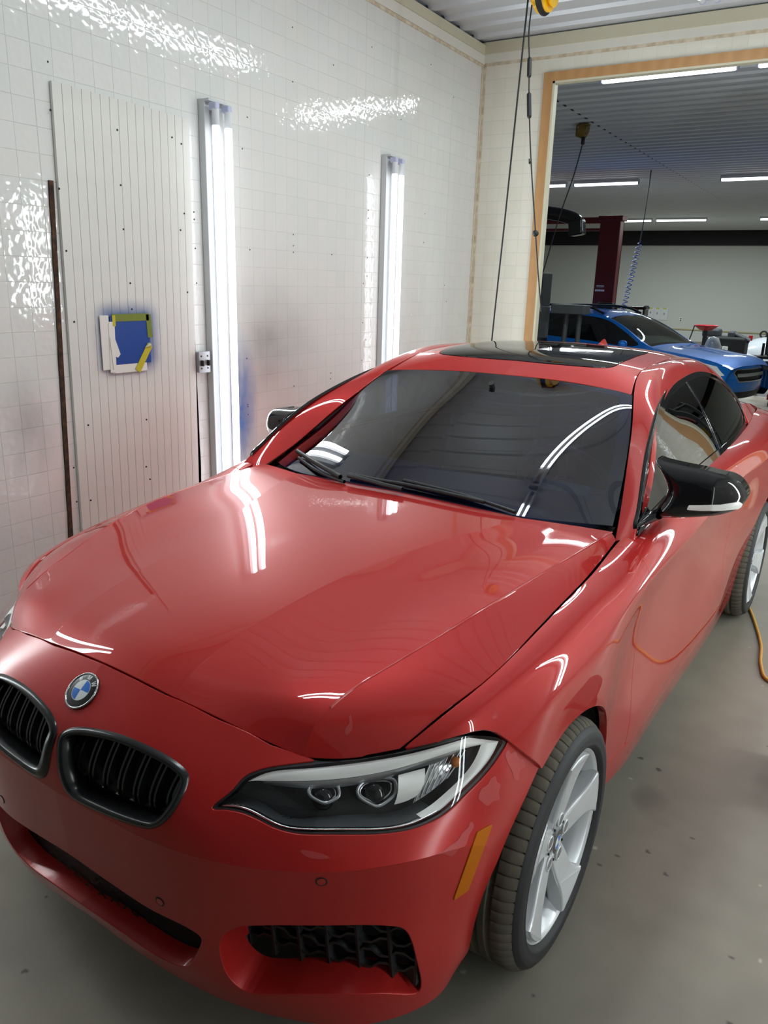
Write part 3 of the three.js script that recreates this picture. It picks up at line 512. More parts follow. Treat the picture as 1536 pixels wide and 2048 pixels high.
// rear window, boot lid and tail, mostly hidden behind the cabin
{
  const rw = orient(loft([[[2.62, 0, 1.32], [2.61, .25, 1.307], [2.60, .485, 1.255]], [[2.9, 0, 1.20], [2.89, .27, 1.187], [2.86, .525, 1.138]], [[3.17, 0, 1.06], [3.16, .3, 1.055], [3.12, .57, 1.04]]], 40, 20), () => [.5, 0, 1]);
  body('rear_window', both(rw), M.tint);
  const bl = orient(loft([[[3.175, 0, 1.06], [3.165, .3, 1.055], [3.125, .57, 1.04]], [[3.42, 0, 1.05], [3.42, .3, 1.046], [3.40, .60, 1.027]], [[3.63, 0, 1.045], [3.63, .3, 1.04], [3.61, .60, 1.0]]], 40, 20), () => [.2, 0, 1]);
  body('boot_lid', both(flange(bl, .02, .002, onCentre)), M.paint);
  const tail = orient(loft([[[3.64, 0, 1.04], [3.64, .3, 1.035], [3.62, .62, .985]], [[3.69, 0, .80], [3.68, .35, .80], [3.62, .755, .78]], [[3.68, 0, .55], [3.67, .35, .55], [3.61, .745, .55]], [[3.6, 0, .3], [3.6, .35, .3], [3.55, .68, .3]]], 40, 30), () => [1, 0, 0]);
  body('rear_bumper', both(flange(tail, .02, .002, onCentre)), M.paint);
}
// floor pan and engine bay lining close the body from below and behind the gaps
{
  const g = [box(1.4, .03, 3.9, 0, .2, -1.55), box(1.1, .38, .9, 0, .55, -.15), box(1.28, .3, .04, 0, .78, -.46), box(1.42, .5, 1.0, 0, .55, -3.0)];
  mesh('underbody', plain(g), M.dark, coupe);
}
// ---- cabin
{
  const dash = orient(loft([[[.60, 0, .955], [.60, .35, .95], [.66, .62, .94]], [[.80, 0, .985], [.80, .35, .985], [.82, .66, .975]], [[1.0, 0, .95], [1.0, .35, .96], [1.0, .69, .95]], [[1.03, 0, .6], [1.03, .35, .6], [1.03, .69, .6]]], 30, 24), () => [0, 0, 1]);
  body('dashboard', both(dash), M.cabin);
  const sw = part('steering_wheel', coupe, TO([1.12, .36, .93])); sw.rotation.set(-1.15, 0, 0);
  mesh('wheel_rim', new THREE.TorusGeometry(.18, .016, 10, 48).rotateX(Math.PI / 2), M.blackPlastic, sw);
  mesh('wheel_hub', plain([cyl(.055, .06, .05, 20), box(.32, .02, .035), box(.035, .02, .16, 0, 0, .08)]), M.blackPlastic, sw);
  for (const s of [.36, -.36]) {
    const st = part('front_seat', coupe, TO([1.62, s, .45]));
    mesh('seat_cushion', rbox(.5, .16, .52, .06, 0, .02, .05), M.cabin, st);
    mesh('seat_back', rbox(.48, .66, .14, .06).rotateX(-.28).translate(0, .36, -.32), M.cabin, st);
    mesh('headrest', rbox(.26, .18, .09, .04, 0, .77, -.46), M.cabin, st);
  }
  mesh('rear_seat', plain([rbox(1.15, .18, .5, .06, 0, .45, -2.45), rbox(1.15, .55, .14, .05, 0, .75, -2.75)]), M.cabin, coupe);
  mesh('headliner', plain([box(.9, .01, 1.0, 0, 1.33, -1.95)]), M.cabin, coupe);
  const rv = part('rear_view_mirror', coupe, TO([1.20, 0, 1.22])); mesh('mirror_case', rbox(.24, .07, .03, .014), M.blackPlastic, rv); mesh('mirror_stalk', bar([0, .03, 0], [0, .07, .03], .012), M.blackPlastic, rv);
}
// ---- wheels: local +X is the outer side, origin at the rim's outer plane
M.rubber = new THREE.MeshStandardMaterial({ color: new THREE.Color().setRGB(0.011, 0.011, 0.012), roughness: 0.62, side: THREE.DoubleSide, bumpMap: dataTex(128, (u, v) => .5 + .6 * tileNoise(u, v, 12, 1.1, 3)), bumpScale: .0006 });
M.treadDust = new THREE.MeshStandardMaterial({ roughness: 0.9, side: THREE.DoubleSide, map: dataTex(256, (u, v) => { const k = .5 + 1.1 * tileNoise(u, v, 7, 5.2, 4); return [.27 + .15 * k, .255 + .14 * k, .22 + .12 * k]; }, true) });
M.alloy = new THREE.MeshPhysicalMaterial({ color: 0xcdcfd1, metalness: 0.35, roughness: 0.38, clearcoat: 0.5, clearcoatRoughness: 0.15, side: THREE.DoubleSide });
M.steel = new THREE.MeshStandardMaterial({ color: 0x4d4c4b, metalness: 0.7, roughness: 0.5 });
function spinGrid(prof, angs, f) { // surface of revolution about +X as a geometry; f may change the radius
  const P = [], U = [], idx = [], n = prof.length;
  angs.forEach((a, i) => prof.forEach(([r, w], j) => { const q = f ? f(r, w, a, i, j) : r; P.push(w, q * Math.cos(a), q * Math.sin(a)); U.push(a * .3, w + r); }));
  for (let i = 0; i < angs.length - 1; i++) for (let j = 0; j < n - 1; j++) { const a = i * n + j; idx.push(a, a + 1, a + n, a + 1, a + n + 1, a + n); }
  const g = new THREE.BufferGeometry(); g.setAttribute('position', new THREE.Float32BufferAttribute(P, 3)); g.setAttribute('uv', new THREE.Float32BufferAttribute(U, 2)); g.setIndex(idx); g.computeVertexNormals(); return g;
}
const even = (n) => Array.from({ length: n + 1 }, (_, i) => i / n * Math.PI * 2);
const TR = .3175;
function treadGeo() {
  const pitches = 68, angs = []; for (let k = 0; k < pitches; k++) for (const s of [0, .03, .13, .16, .58]) angs.push((k + s) / pitches * Math.PI * 2); angs.push(Math.PI * 2);
  const ws = []; for (let i = 0; i <= 60; i++) ws.push(.002 - .204 * i / 60);
  const gro = [.052, .088, .124, .160];
  return spinGrid(ws.map(w => [TR, w]), angs, (r, w, a, i) => {
    const d = mn(.002 - w, w + .202); let q = TR - .016 * Math.pow(Math.max(0, 1 - d / .036), 2.2);
    for (const g of gro) if (Math.abs(-w - g) < .0052) q -= .006;
    const ph = i % 5; if ((ph === 1 || ph === 2) && (-w < .047 || -w > .164)) q -= .0065;
    if (ph === 4 && -w > .010 && -w < .044) q -= .0005;
    return q;
  });
}
function sideProfile(s) { // outer sidewall from tread edge down to the bead
  return [[.3015, .0022], [.298, .0075], [.290, .0125], [.289, .0135], [.280, .016], [.272, .0165], [.262, .0150], [.2605, .0162], [.256, .0155], [.2545, .0135], [.249, .010], [.2465, .005], [.243, .001], [.240, -.010]].map(([r, w]) => [r, s > 0 ? w : -.2 - w]);
}
const wheelProto = (() => {
  const g = new THREE.Group(); g.name = 'wheel';
  const tyre = mesh('tyre', plain([spinGrid(sideProfile(1), even(96)), spinGrid(sideProfile(-1), even(64))]), M.rubber, g);
  mesh('tread', treadGeo(), M.treadDust, tyre).userData.label = 'dusty grey-brown tread blocks';
  mesh('rim', spinGrid([[.2405, -.002], [.2445, .0005], [.2455, -.001], [.2445, .003], [.2425, .003], [.2385, -.001], [.233, -.004], [.229, -.014], [.222, -.024], [.217, -.04], [.213, -.10], [.212, -.19], [.235, -.2]], even(96)), M.alloy, g);
  // five broad dished spokes around the hub
  const parts = [];
  for (let k = 0; k < 5; k++) {
    const sh = new THREE.Shape(); sh.moveTo(.035, -.026); sh.bezierCurveTo(.08, -.040, .12, -.036, .16, -.040); sh.bezierCurveTo(.19, -.045, .21, -.056, .222, -.070); sh.lineTo(.2325, -.03); sh.lineTo(.2345, 0); sh.lineTo(.2325, .03); sh.lineTo(.222, .070); sh.bezierCurveTo(.21, .056, .19, .045, .16, .040); sh.bezierCurveTo(.12, .036, .08, .040, .035, .026); sh.closePath();
    const e = new THREE.ExtrudeGeometry(sh, { depth: .02, bevelEnabled: true, bevelThickness: .007, bevelSize: .006, bevelOffset: -.006, bevelSegments: 3, curveSegments: 10, steps: 1 });
    e.rotateZ(k * Math.PI * 2 / 5);
    parts.push(e);
  }
  parts.push(new THREE.CylinderGeometry(.066, .075, .03, 48).rotateX(Math.PI / 2).translate(0, 0, .008));
  const sp = plain(parts), pa = sp.attributes.position;
  for (let i = 0; i < pa.count; i++) { const x = pa.getX(i), y = pa.getY(i), z = pa.getZ(i), r = Math.hypot(x, y); const dish = -.048 + .034 * Math.pow(mn(1, r / .232), 1.6) - (z < .001 ? .012 : 0); pa.setXYZ(i, z + dish, y, -x); }
  sp.computeVertexNormals(); mesh('spokes', sp, M.alloy, g);
  for (let k = 0; k < 5; k++) { const a = k * Math.PI * 2 / 5; const L = part('lug_recess', g, [-.0145, .058 * Math.sin(a), -.058 * Math.cos(a)]); mesh('collar', new THREE.TorusGeometry(.0165, .003, 8, 28).rotateY(Math.PI / 2), M.alloy, L); mesh('lug_bolt', new THREE.CylinderGeometry(.0145, .0145, .006, 24).rotateZ(Math.PI / 2).translate(-.001, 0, 0), M.satin, L); }
  for (let k = 0; k < 5; k++) { const a = (k + .5) * Math.PI * 2 / 5; mesh('hub_hole', new THREE.CylinderGeometry(.0035, .0035, .004, 14).rotateZ(Math.PI / 2).translate(-.0155, .05 * Math.sin(a), -.05 * Math.cos(a)), M.dark, g); }
  mesh('brake_disc', spinGrid([[.05, -.10], [.155, -.10], [.156, -.105], [.156, -.125], [.05, -.125]], even(64)), M.steel, g);
  mesh('brake_caliper', rbox(.06, .14, .07, .015, -.11, .02, .135), M.steel, g);
  mesh('valve', bar([-.03, .155, -.15], [-.012, .145, -.14], .004), M.blackPlastic, g);
  return g;
})();
// enamel roundel: black ring with letters, white and blue quarters
function roundelTexture(letters) {
  const c = document.createElement('canvas'); c.width = c.height = 512; const x = c.getContext('2d');
  x.fillStyle = '#101113'; x.fillRect(0, 0, 512, 512);
  x.fillStyle = '#d9dcdf'; x.beginPath(); x.arc(256, 256, 158, 0, 7); x.fill();
  const q = ['#e6e9ea', '#1f6fd0', '#e6e9ea', '#1f6fd0'];
  for (let i = 0; i < 4; i++) { x.fillStyle = q[i]; x.beginPath(); x.moveTo(256, 256); x.arc(256, 256, 150, i * Math.PI / 2, (i + 1) * Math.PI / 2); x.closePath(); x.fill(); }
  if (letters) { x.fillStyle = '#eceeee'; x.font = 'bold 92px sans-serif'; x.textAlign = 'center'; x.textBaseline = 'middle'; [['B', -.78], ['M', 0], ['W', .78]].forEach(([t, a]) => { x.save(); x.translate(256, 256); x.rotate(a); x.fillText(t, 0, -202); x.restore(); }); }
  const t = new THREE.CanvasTexture(c); t.colorSpace = THREE.SRGBColorSpace; return t;
}
M.roundel = new THREE.MeshPhysicalMaterial({ map: roundelTexture(true), roughness: 0.25, clearcoat: 1, clearcoatRoughness: 0.04 });
M.hubRoundel = new THREE.MeshPhysicalMaterial({ map: roundelTexture(false), roughness: 0.3, clearcoat: 1 });
function dome(r, h) { const g = new THREE.CircleGeometry(r, 48), p = g.attributes.position; const s = new THREE.SphereGeometry(1, 48, 10, 0, Math.PI * 2, 0, .5); const q = s.attributes.position, u = s.attributes.uv, sn = Math.sin(.5), c0 = Math.cos(.5); for (let i = 0; i < q.count; i++) { const X = q.getX(i) / sn, Y = q.getZ(i) / sn, Z = (q.getY(i) - c0) / (1 - c0); q.setXYZ(i, X * r, -Y * r, Z * h); u.setXY(i, .5 + X / 2, .5 - Y / 2); } s.computeVertexNormals(); return s; }
{
  const cap = mesh('hub_roundel', dome(.031, .003).rotateY(Math.PI / 2).translate(-.0125, 0, 0), M.hubRoundel, wheelProto); cap.rotation.x = .2;
  const spots = [[0, .843, 1, .12], [0, -.843, -1, 1.1], [2.69, .868, 1, .9], [2.69, -.868, -1, 2.0]];
  for (const [x, y, s, a] of spots) {
    const w = wheelProto.clone(); w.position.set(...TO([x, y, .3165])); w.rotation.order = 'YXZ'; if (s < 0) w.rotation.y = Math.PI; w.rotation.x = a; coupe.add(w);
  }
}
// ---- front badge
{
  const h = hitBumper(165, 1382), b = part('badge', coupe, TO(h.p)); const n = new THREE.Vector3(...TO(h.n)); n.x = 0; n.normalize();
  b.quaternion.setFromUnitVectors(new THREE.Vector3(0, 0, 1), n); b.position.x = 0;
  mesh('roundel', dome(.0385, .004).translate(0, 0, .004), M.roundel, b); mesh('badge_ring', new THREE.TorusGeometry(.0395, .0022, 8, 60).translate(0, 0, .004), M.chrome, b);
  mesh('badge_base', new THREE.CylinderGeometry(.041, .042, .012, 48).rotateX(Math.PI / 2).translate(0, 0, -.003), M.blackPlastic, b);
}
// ---- twin grilles
const surf = (list, off = 0, hit = hitBumper) => list.map(([a, b]) => { const h = hit(a, b); return h ? { p: add(h.p, h.n, off), n: h.n, q: h.p } : null; }).filter(Boolean);
function ringStrip(loops, closed = true) { // loops: arrays of points -> raw quad strip
  const G = loops.map(l => closed ? l.concat([l[0]]) : l); return gridMesh(G);
}
const centroid = (poly) => poly.reduce((s, p) => [s[0] + p[0] / poly.length, s[1] + p[1] / poly.length], [0, 0]);
const shrink = (poly, d) => { // inward offset in pixels
  const n = poly.length; let area = 0; poly.forEach((p, i) => { const q = poly[(i + 1) % n]; area += p[0] * q[1] - p[1] * q[0]; }); const s = area > 0 ? 1 : -1;
  return poly.map((p, i) => { const a = poly[(i + n - 2) % n], b = poly[(i + 2) % n], t = [b[0] - a[0], b[1] - a[1]], l = Math.hypot(...t) || 1; return [p[0] - s * t[1] / l * d, p[1] + s * t[0] / l * d]; });
};
{
  const o0 = surf(kidneyPx), inner = shrink(kidneyPx, 15), o2 = surf(inner), o1 = surf(shrink(kidneyPx, 7));
  const n = mn(o0.length, o1.length, o2.length), fwd = [-1, 0, .12];
  const L = [o0.slice(0, n).map(h => add(h.p, [1, 0, 0], .02)), o0.slice(0, n).map(h => add(h.p, fwd, .002)), o1.slice(0, n).map(h => add(h.p, fwd, .007)), o2.slice(0, n).map(h => add(h.p, fwd, .004)), o2.slice(0, n).map(h => add(h.p, [1, 0, -.1], .02)), o2.slice(0, n).map(h => add(h.p, [1, 0, -.2], .05))];
  const frame = orient(ringStrip(L), () => [-1, 0, .3]);
  const cen = hitBumper(...centroid(kidneyPx));
  // vertical double slats between the inner loop's upper and lower side
  const ins = o2.slice(0, n).map(h => h.p), ys = ins.map(p => p[1]), y0 = Math.min(...ys), y1 = Math.max(...ys);
  const span = (y) => { const z = []; for (let i = 0; i < ins.length; i++) { const a = ins[i], b = ins[(i + 1) % ins.length]; if ((a[1] - y) * (b[1] - y) <= 0 && a[1] !== b[1]) { const t = (y - a[1]) / (b[1] - a[1]); z.push(lerp3(a, b, t)); } } z.sort((a, b) => a[2] - b[2]); return z.length > 1 ? [z[0], z[z.length - 1]] : null; };
  const slatRaw = (y) => { const s = span(y); if (!s) return null; const [lo, hi] = s, A = [], B = [], Cc = [], Dd = []; for (let i = 0; i <= 8; i++) { const t = i / 8, p = lerp3(lo, hi, t), bow = .022 * Math.sin(Math.PI * Math.pow(t, .8)); const x = p[0] + .034 - bow; A.push([x, y - .0025, p[2]]); B.push([x, y + .0025, p[2]]); Cc.push([x + .022, y + .0025, p[2]]); Dd.push([x + .022, y - .0025, p[2]]); } return joinRaw(orient(gridMesh([A, B]), () => [-1, 0, 0]), orient(gridMesh([B, Cc]), () => [0, 1, 0]), orient(gridMesh([Cc, Dd]), () => [1, 0, 0]), orient(gridMesh([Dd, A]), () => [0, -1, 0])); };
  const slats = []; const pairs = 7; for (let k = 0; k < pairs; k++) for (const s of [-.006, .006]) { const r = slatRaw(y0 + (y1 - y0) * (k + .5) / pairs + s); if (r) slats.push(r); }
  const zs = ins.map(p => p[2]); const bk = cen.p[0] + .085;
  const backing = gridMesh([[[bk, y0 - .02, Math.min(...zs) - .03], [bk, y1 + .01, Math.min(...zs) - .03]], [[bk, y0 - .02, Math.max(...zs) - .02], [bk + .06, y1 + .01, Math.max(...zs) - .035]]]);
  for (const m of [x => x, mirror]) { const k = part('kidney_grille', coupe); k.userData.label = 'gloss black kidney-shaped grille with vertical slats'; body('grille_frame', m(frame), M.frameBlack, k); for (const s of slats) body('slat', m(s), M.frameBlack, k); body('grille_backing', m(orient(backing, () => [-1, 0, 0])), M.dark, k); }
}
// ---- lower intakes: mesh panels deep in the bumper openings
{
  const g = []; for (let j = 0; j < 4; j++) { const G1 = [[], []]; for (let i = 0; i <= 40; i++) { const y = .4 * i / 40, z = .285 + j * .035 + (Math.floor(i / 2) % 2 ? .008 : -.008); G1[0].push([-.757 + y * .125, y, z - .004]); G1[1].push([-.757 + y * .125, y, z + .004]); } g.push(orient(gridMesh(G1), () => [-1, 0, .4])); }
  const back = orient(gridMesh([[[-.747, 0, .235], [-.70, .385, .225]], [[-.752, 0, .46], [-.708, .385, .46]]]), () => [-1, 0, 0]);
  body('lower_grille', both(joinRaw(...g, back)), M.blackPlastic);
  const plate = (a, b, c, d) => orient(gridMesh([[a, b], [c, d]]), () => [-1, .5, .2]);
  const P0 = [-.638, .372, .275], P1 = [-.515, .735, .275], H = .22, lp = (u, v) => { const q = lerp3(P0, P1, u); return [q[0] + .02 * Math.sin(Math.PI * u) * -1, q[1], q[2] + H * v]; };
  const bars = []; const ridge = (pts, w, h) => { const A = pts.map(p => add(p, [-.016, 0, -w])), B = pts.map(p => add(p, [-.016, 0, w])), Cc = pts.map(p => add(p, [0, 0, w])), Dd = pts.map(p => add(p, [0, 0, -w])); return joinRaw(orient(gridMesh([A, B]), () => [-1, 0, 0]), orient(gridMesh([B, Cc]), () => [0, 0, 1]), orient(gridMesh([A, Dd]), () => [0, 0, -1])); };
  for (let j = 1; j < 7; j++) { const pts = []; for (let i = 0; i <= 48; i++) { const u = i / 48, k = (i + (j % 2) * 4) % 8; pts.push(lp(u, j / 7 + [0, 0, .03, .06, .06, .06, .03, 0][k])); } bars.push(ridge(pts, .003)); }
  for (let i = 0; i <= 6; i++) { const u = i / 6, A = [], B = []; for (let j = 0; j <= 14; j++) { const p = lp(Math.min(1, u + .05 * (1 - j / 14)), j / 14); A.push(add(p, [-.018, -.003, 0])); B.push(add(p, [-.018, .003, 0])); } bars.push(orient(gridMesh([A, B]), () => [-1, .3, 0])); bars.push(orient(gridMesh([B, B.map(p => add(p, [.02, 0, 0]))]), () => [0, 1, 0])); }
  const fogBack = plate(lp(0, -.3), lp(1, -.3), lp(0, 1.1), lp(1, 1.1));
  pairOf('side_intake_grille', joinRaw(...bars, fogBack), M.blackPlastic);
}
// ---- amber side reflectors, sensor rings
pairOf('side_reflector', flange(offsetMesh(clip(bumperSkin, inPix([[954, 1664], [984, 1648], [935, 1780], [906, 1800]])), .0025), .006, .001), M.amber, coupe, 'amber side reflector');
for (const [px, py] of [[643, 1763], [320, 1803]]) for (const s of [1, -1]) { const h = hitBumper(px, py); if (!h) continue; const q = part('parking_sensor', coupe); mesh('sensor_disc', new THREE.CylinderGeometry(.0085, .0085, .003, 24).rotateX(Math.PI / 2), M.paint, q); mesh('sensor_ring', new THREE.TorusGeometry(.0105, .0012, 6, 28), M.dark, q); q.position.set(...TO([h.p[0], s * h.p[1], h.p[2]])); q.quaternion.setFromUnitVectors(new THREE.Vector3(0, 0, 1), new THREE.Vector3(...TO([h.n[0], s * h.n[1], h.n[2]]))); }
// ---- headlights
{
  const lens = flange(clip(bumperSkin, p => fHead(p) - 1.5), .004, .001);
  const bed = offsetMesh(clip(bumperSkin, p => fHead(p) + 5), -.075);
  const rim = clip(clip(bumperSkin, p => fHead(p) + 5), p => 3.5 - fHead(p));
  const rimD = offsetMesh(rim, -.004);
  const H0 = headlightPx, n0 = H0.length;
  const strip = (pa, pb, oa, ob, mid = 0) => { const n = 40, A = resample(pa.map(q => [...q, 0]), n), B = resample(pb.map(q => [...q, 0]), n), rows = []; for (let k = 0; k <= 4; k++) { const t = k / 4, row = []; for (let i = 0; i < n; i++) { const q = lerp3(A[i], B[i], t), h = hitBumper(q[0], q[1]); if (h) row.push(add(h.p, h.n, oa + (ob - oa) * t + mid * Math.sin(Math.PI * t))); else row.push(null); } rows.push(row); } const ok = rows[0].map((_, i) => rows.every(r => r[i])); return orient(gridMesh(rows.map(r => r.filter((_, i) => ok[i]))), () => [-1, .5, .4]); };
  const topOut = [[494, 1561], [527, 1545], [594, 1534], [702, 1521], [796, 1508], [874, 1493], [946, 1474], [968, 1469], [992, 1474], [1006, 1484]];
  const topIn = [[522, 1558], [570, 1556], [640, 1551], [716, 1543], [790, 1532], [862, 1516], [908, 1504], [950, 1492], [972, 1488], [978, 1489]];
  const outOut = [[1006, 1484], [997, 1505], [967, 1546], [926, 1587], [884, 1624], [850, 1640]], outIn = [[977, 1489], [965, 1519], [942, 1553], [906, 1588], [868, 1617], [840, 1632]];
  const botOut = [[440, 1613], [470, 1614], [500, 1624], [530, 1641], [562, 1655], [600, 1661], [680, 1662], [765, 1660], [828, 1649], [884, 1624]], botIn = [[446, 1608], [474, 1608], [506, 1619], [536, 1636], [566, 1650], [604, 1656], [682, 1657], [762, 1655], [822, 1645], [878, 1622]];
  const panIn = [[470, 1592], [505, 1596], [530, 1612], [556, 1630], [585, 1640], [630, 1639], [690, 1637], [760, 1636], [812, 1630], [860, 1612]];
  const brow2 = [[524, 1560], [572, 1563], [642, 1561], [718, 1554], [792, 1545], [862, 1530], [906, 1516], [912, 1509], [916, 1506], [918, 1505]];
  const lampPieces = [['light_guide', strip(topOut, topIn, -.012, -.022, .006), M.ledWhite], ['light_guide', strip(outOut, outIn, -.012, -.022, .004), M.ledWhite], ['lower_trim', strip(botOut, botIn, -.012, -.018, .004), M.chrome], ['lower_panel', strip(botIn, panIn, -.02, -.055), M.lampGrey], ['brow_trim', strip(topIn, brow2, -.024, -.04, .003), M.satin]];
  const discAt = (px, py, off) => { const h = hitBumper(px, py); return { p: add(h.p, h.n, off), n: h.n }; };
  const ringPts = (cx, cy, rx, ry, rot, list) => list.map(([a, b]) => [cx + rx * a * Math.cos(rot) - ry * b * Math.sin(rot), cy + rx * a * Math.sin(rot) + ry * b * Math.cos(rot)]);
  const hex = [[-.75, -1], [.75, -1], [1, -.3], [1, .15], [.55, .8], [.25, 1], [-.1, .9], [-.85, .25], [-1, -.3]];
  const tubePx = (pts, r, off) => { const P = surf(pts, off).map(h => new THREE.Vector3(...TO(h.p))); return new THREE.TubeGeometry(new THREE.CatmullRomCurve3(P, true, 'centripetal'), 90, r, 8, true); };
  for (const s of [1, -1]) {
    const k = part('headlight', coupe); k.userData.label = 'clear swept-back headlight with white light guide'; const m = s > 0 ? (x) => x : mirror;
    body('lens', m(lens), M.lens, k); body('housing', m(orient(bed, () => [-1, .5, .3])), M.dark, k); body('seal', m(rimD), M.blackPlastic, k);
    for (const [n, r, mt] of lampPieces) body(n, m(r), mt, k);
    const putG = (name, g, mt) => { if (s < 0) { g = g.clone(); g.scale(-1, 1, 1); const ix = g.index; if (ix) { const a = ix.array; for (let i = 0; i < a.length; i += 3) { const t = a[i]; a[i] = a[i + 1]; a[i + 1] = t; } } } return mesh(name, g, mt, k); };
    for (const [cx, cy, rx, ry] of [[646, 1577, 32, 24], [757, 1584, 42, 34]]) {
      putG('corona_ring', tubePx(ringPts(cx, cy, rx, ry, .12, hex), .0035, -.04), M.satin);
      putG('corona_ring', tubePx(ringPts(cx - 2, cy - 2, rx * .82, ry * .82, .12, hex), .002, -.046), M.chrome);
      const d = discAt(cx, cy - 4, -.062), g = new THREE.SphereGeometry(.026, 28, 14, 0, Math.PI * 2, 0, 1.2); g.rotateX(Math.PI / 2 * -1 + Math.PI); g.applyQuaternion(new THREE.Quaternion().setFromUnitVectors(new THREE.Vector3(0, 0, 1), new THREE.Vector3(...TO([-1, .25, .15])).normalize())); g.translate(...TO(d.p)); putG('projector_lens', g, M.gloss);
    }
    // outer reflector with cut pattern and the amber bulb
    const refl = strip([[880, 1520], [905, 1514], [935, 1506], [966, 1500]], [[842, 1616], [862, 1606], [890, 1588], [925, 1560]], -.045, -.045, -.01); body('reflector', m(refl), M.chrome, k);
    for (let i = 0; i < 7; i++) { const t = i / 6, A = [876 + 80 * t, 1518 - 16 * t], B = [846 + 70 * t, 1612 - 46 * t]; putG('reflector_rib', new THREE.TubeGeometry(new THREE.CatmullRomCurve3(surf([A, lerp3([...A, 0], [...B, 0], .33), lerp3([...A, 0], [...B, 0], .66), B], -.043).map(h => new THREE.Vector3(...TO(h.p)))), 12, .0014, 5), M.satin); }
    const cyl2 = strip([[800, 1545], [828, 1540], [858, 1535]], [[800, 1618], [826, 1612], [850, 1602]], -.03, -.045, .02); body('projector_sleeve', m(cyl2), M.ledWhite, k);
    const bu = discAt(932, 1527, -.04); putG('turn_bulb', new THREE.SphereGeometry(.011, 18, 12).translate(...TO(bu.p)), M.amber);
  }
}
// ---- door mirrors: a pillow shaped shell with a pointed inner horn
{
  const out = smoothPoly([[.772, 1.172], [.80, 1.168], [.848, 1.161], [.925, 1.152], [.985, 1.137], [1.011, 1.112], [1.024, 1.083], [1.02, 1.058], [1.0, 1.036], [.916, 1.012], [.834, .998], [.792, .999], [.797, 1.03], [.812, 1.06], [.818, 1.09], [.80, 1.13]], 8);
  const xm = (y) => .735 + .25 * Math.max(0, y - .80) + .5 * Math.max(0, y - .95);
  const G = []; for (let j = 0; j <= 90; j++) { const r = []; for (let i = 0; i <= 120; i++) r.push([0, .76 + .275 * i / 120, .985 + .2 * j / 90]); G.push(r); }
  let flat = clip(gridMesh(G), p => sdPoly(out, p[1], p[2]));
  const bulge = (p) => { const d = Math.max(0, sdPoly(out, p[1], p[2])), t = mn(1, d / .05); return .062 * Math.sqrt(1 - (1 - t) * (1 - t)); };
  const dome1 = { P: flat.P.map(p => [xm(p[1]) - bulge(p), p[1], p[2]]), N: [], F: flat.F };
  dome1.N = flat.P.map(p => { const e = .004, gx = (bulge([0, p[1] + e, p[2]]) - xm(p[1] + e)) - (bulge([0, p[1] - e, p[2]]) - xm(p[1] - e)), gz = bulge([0, p[1], p[2] + e]) - bulge([0, p[1], p[2] - e]); return unit([-1, -gx / (2 * e), -gz / (2 * e)]); });
  const shell = flange(dome1, .06, .001, null, () => [1, 0, 0]);
  const glass = { P: clip(flat, p => sdPoly(out, p[1], p[2]) - .006).P.map(p => [xm(p[1]) + .05, p[1], p[2]]), N: [], F: clip(flat, p => sdPoly(out, p[1], p[2]) - .006).F }; glass.N = glass.P.map(() => [1, 0, 0]);
  const hitM = hitter(dome1);
  const sig = flange(offsetMesh(clip(dome1, inPix([[1378, 1011], [1400, 1011], [1440, 1010], [1478, 1004], [1484, 1008], [1480, 1017], [1440, 1021], [1400, 1021], [1374, 1019]])), .002), .004, .001);
  const stem = orient(loft([[[.70, .81, 1.035], [.66, .785, 1.02], [.64, .765, 1.0]], [[.66, .81, 1.015], [.63, .785, 1.0], [.615, .77, .985]], [[.70, .815, .998], [.66, .79, .985], [.64, .775, .972]], [[.76, .81, 1.012], [.72, .785, 1.0], [.69, .76, .985]], [[.70, .81, 1.035], [.66, .785, 1.02], [.64, .765, 1.0]]], 10, 24), () => [-1, .5, 0]);
  const sail = flange(orient(loft([[[.60, .782, .965], [.66, .776, 1.01]], [[.68, .79, .985], [.70, .775, 1.03]]], 6, 6), () => [0, 1, 0]), .015, .001);
  for (const s of [1, -1]) {
    const k = part('door_mirror', coupe); k.userData.label = 'gloss black door mirror with pointed inner horn'; const m = s > 0 ? (x) => x : (x) => { const r = mirror(x); return { P: r.P.map(p => [p[0] + .17, p[1] + .04, p[2] - .03]), N: r.N, F: r.F }; };
    body('mirror_shell', m(shell), M.gloss, k); body('mirror_glass', m(glass), M.chrome, k); body('mirror_stem', m(stem), M.gloss, k); body('mirror_sail', m(sail), M.gloss, k); body('turn_signal', m(sig), M.ledWhite, k);
  }
}
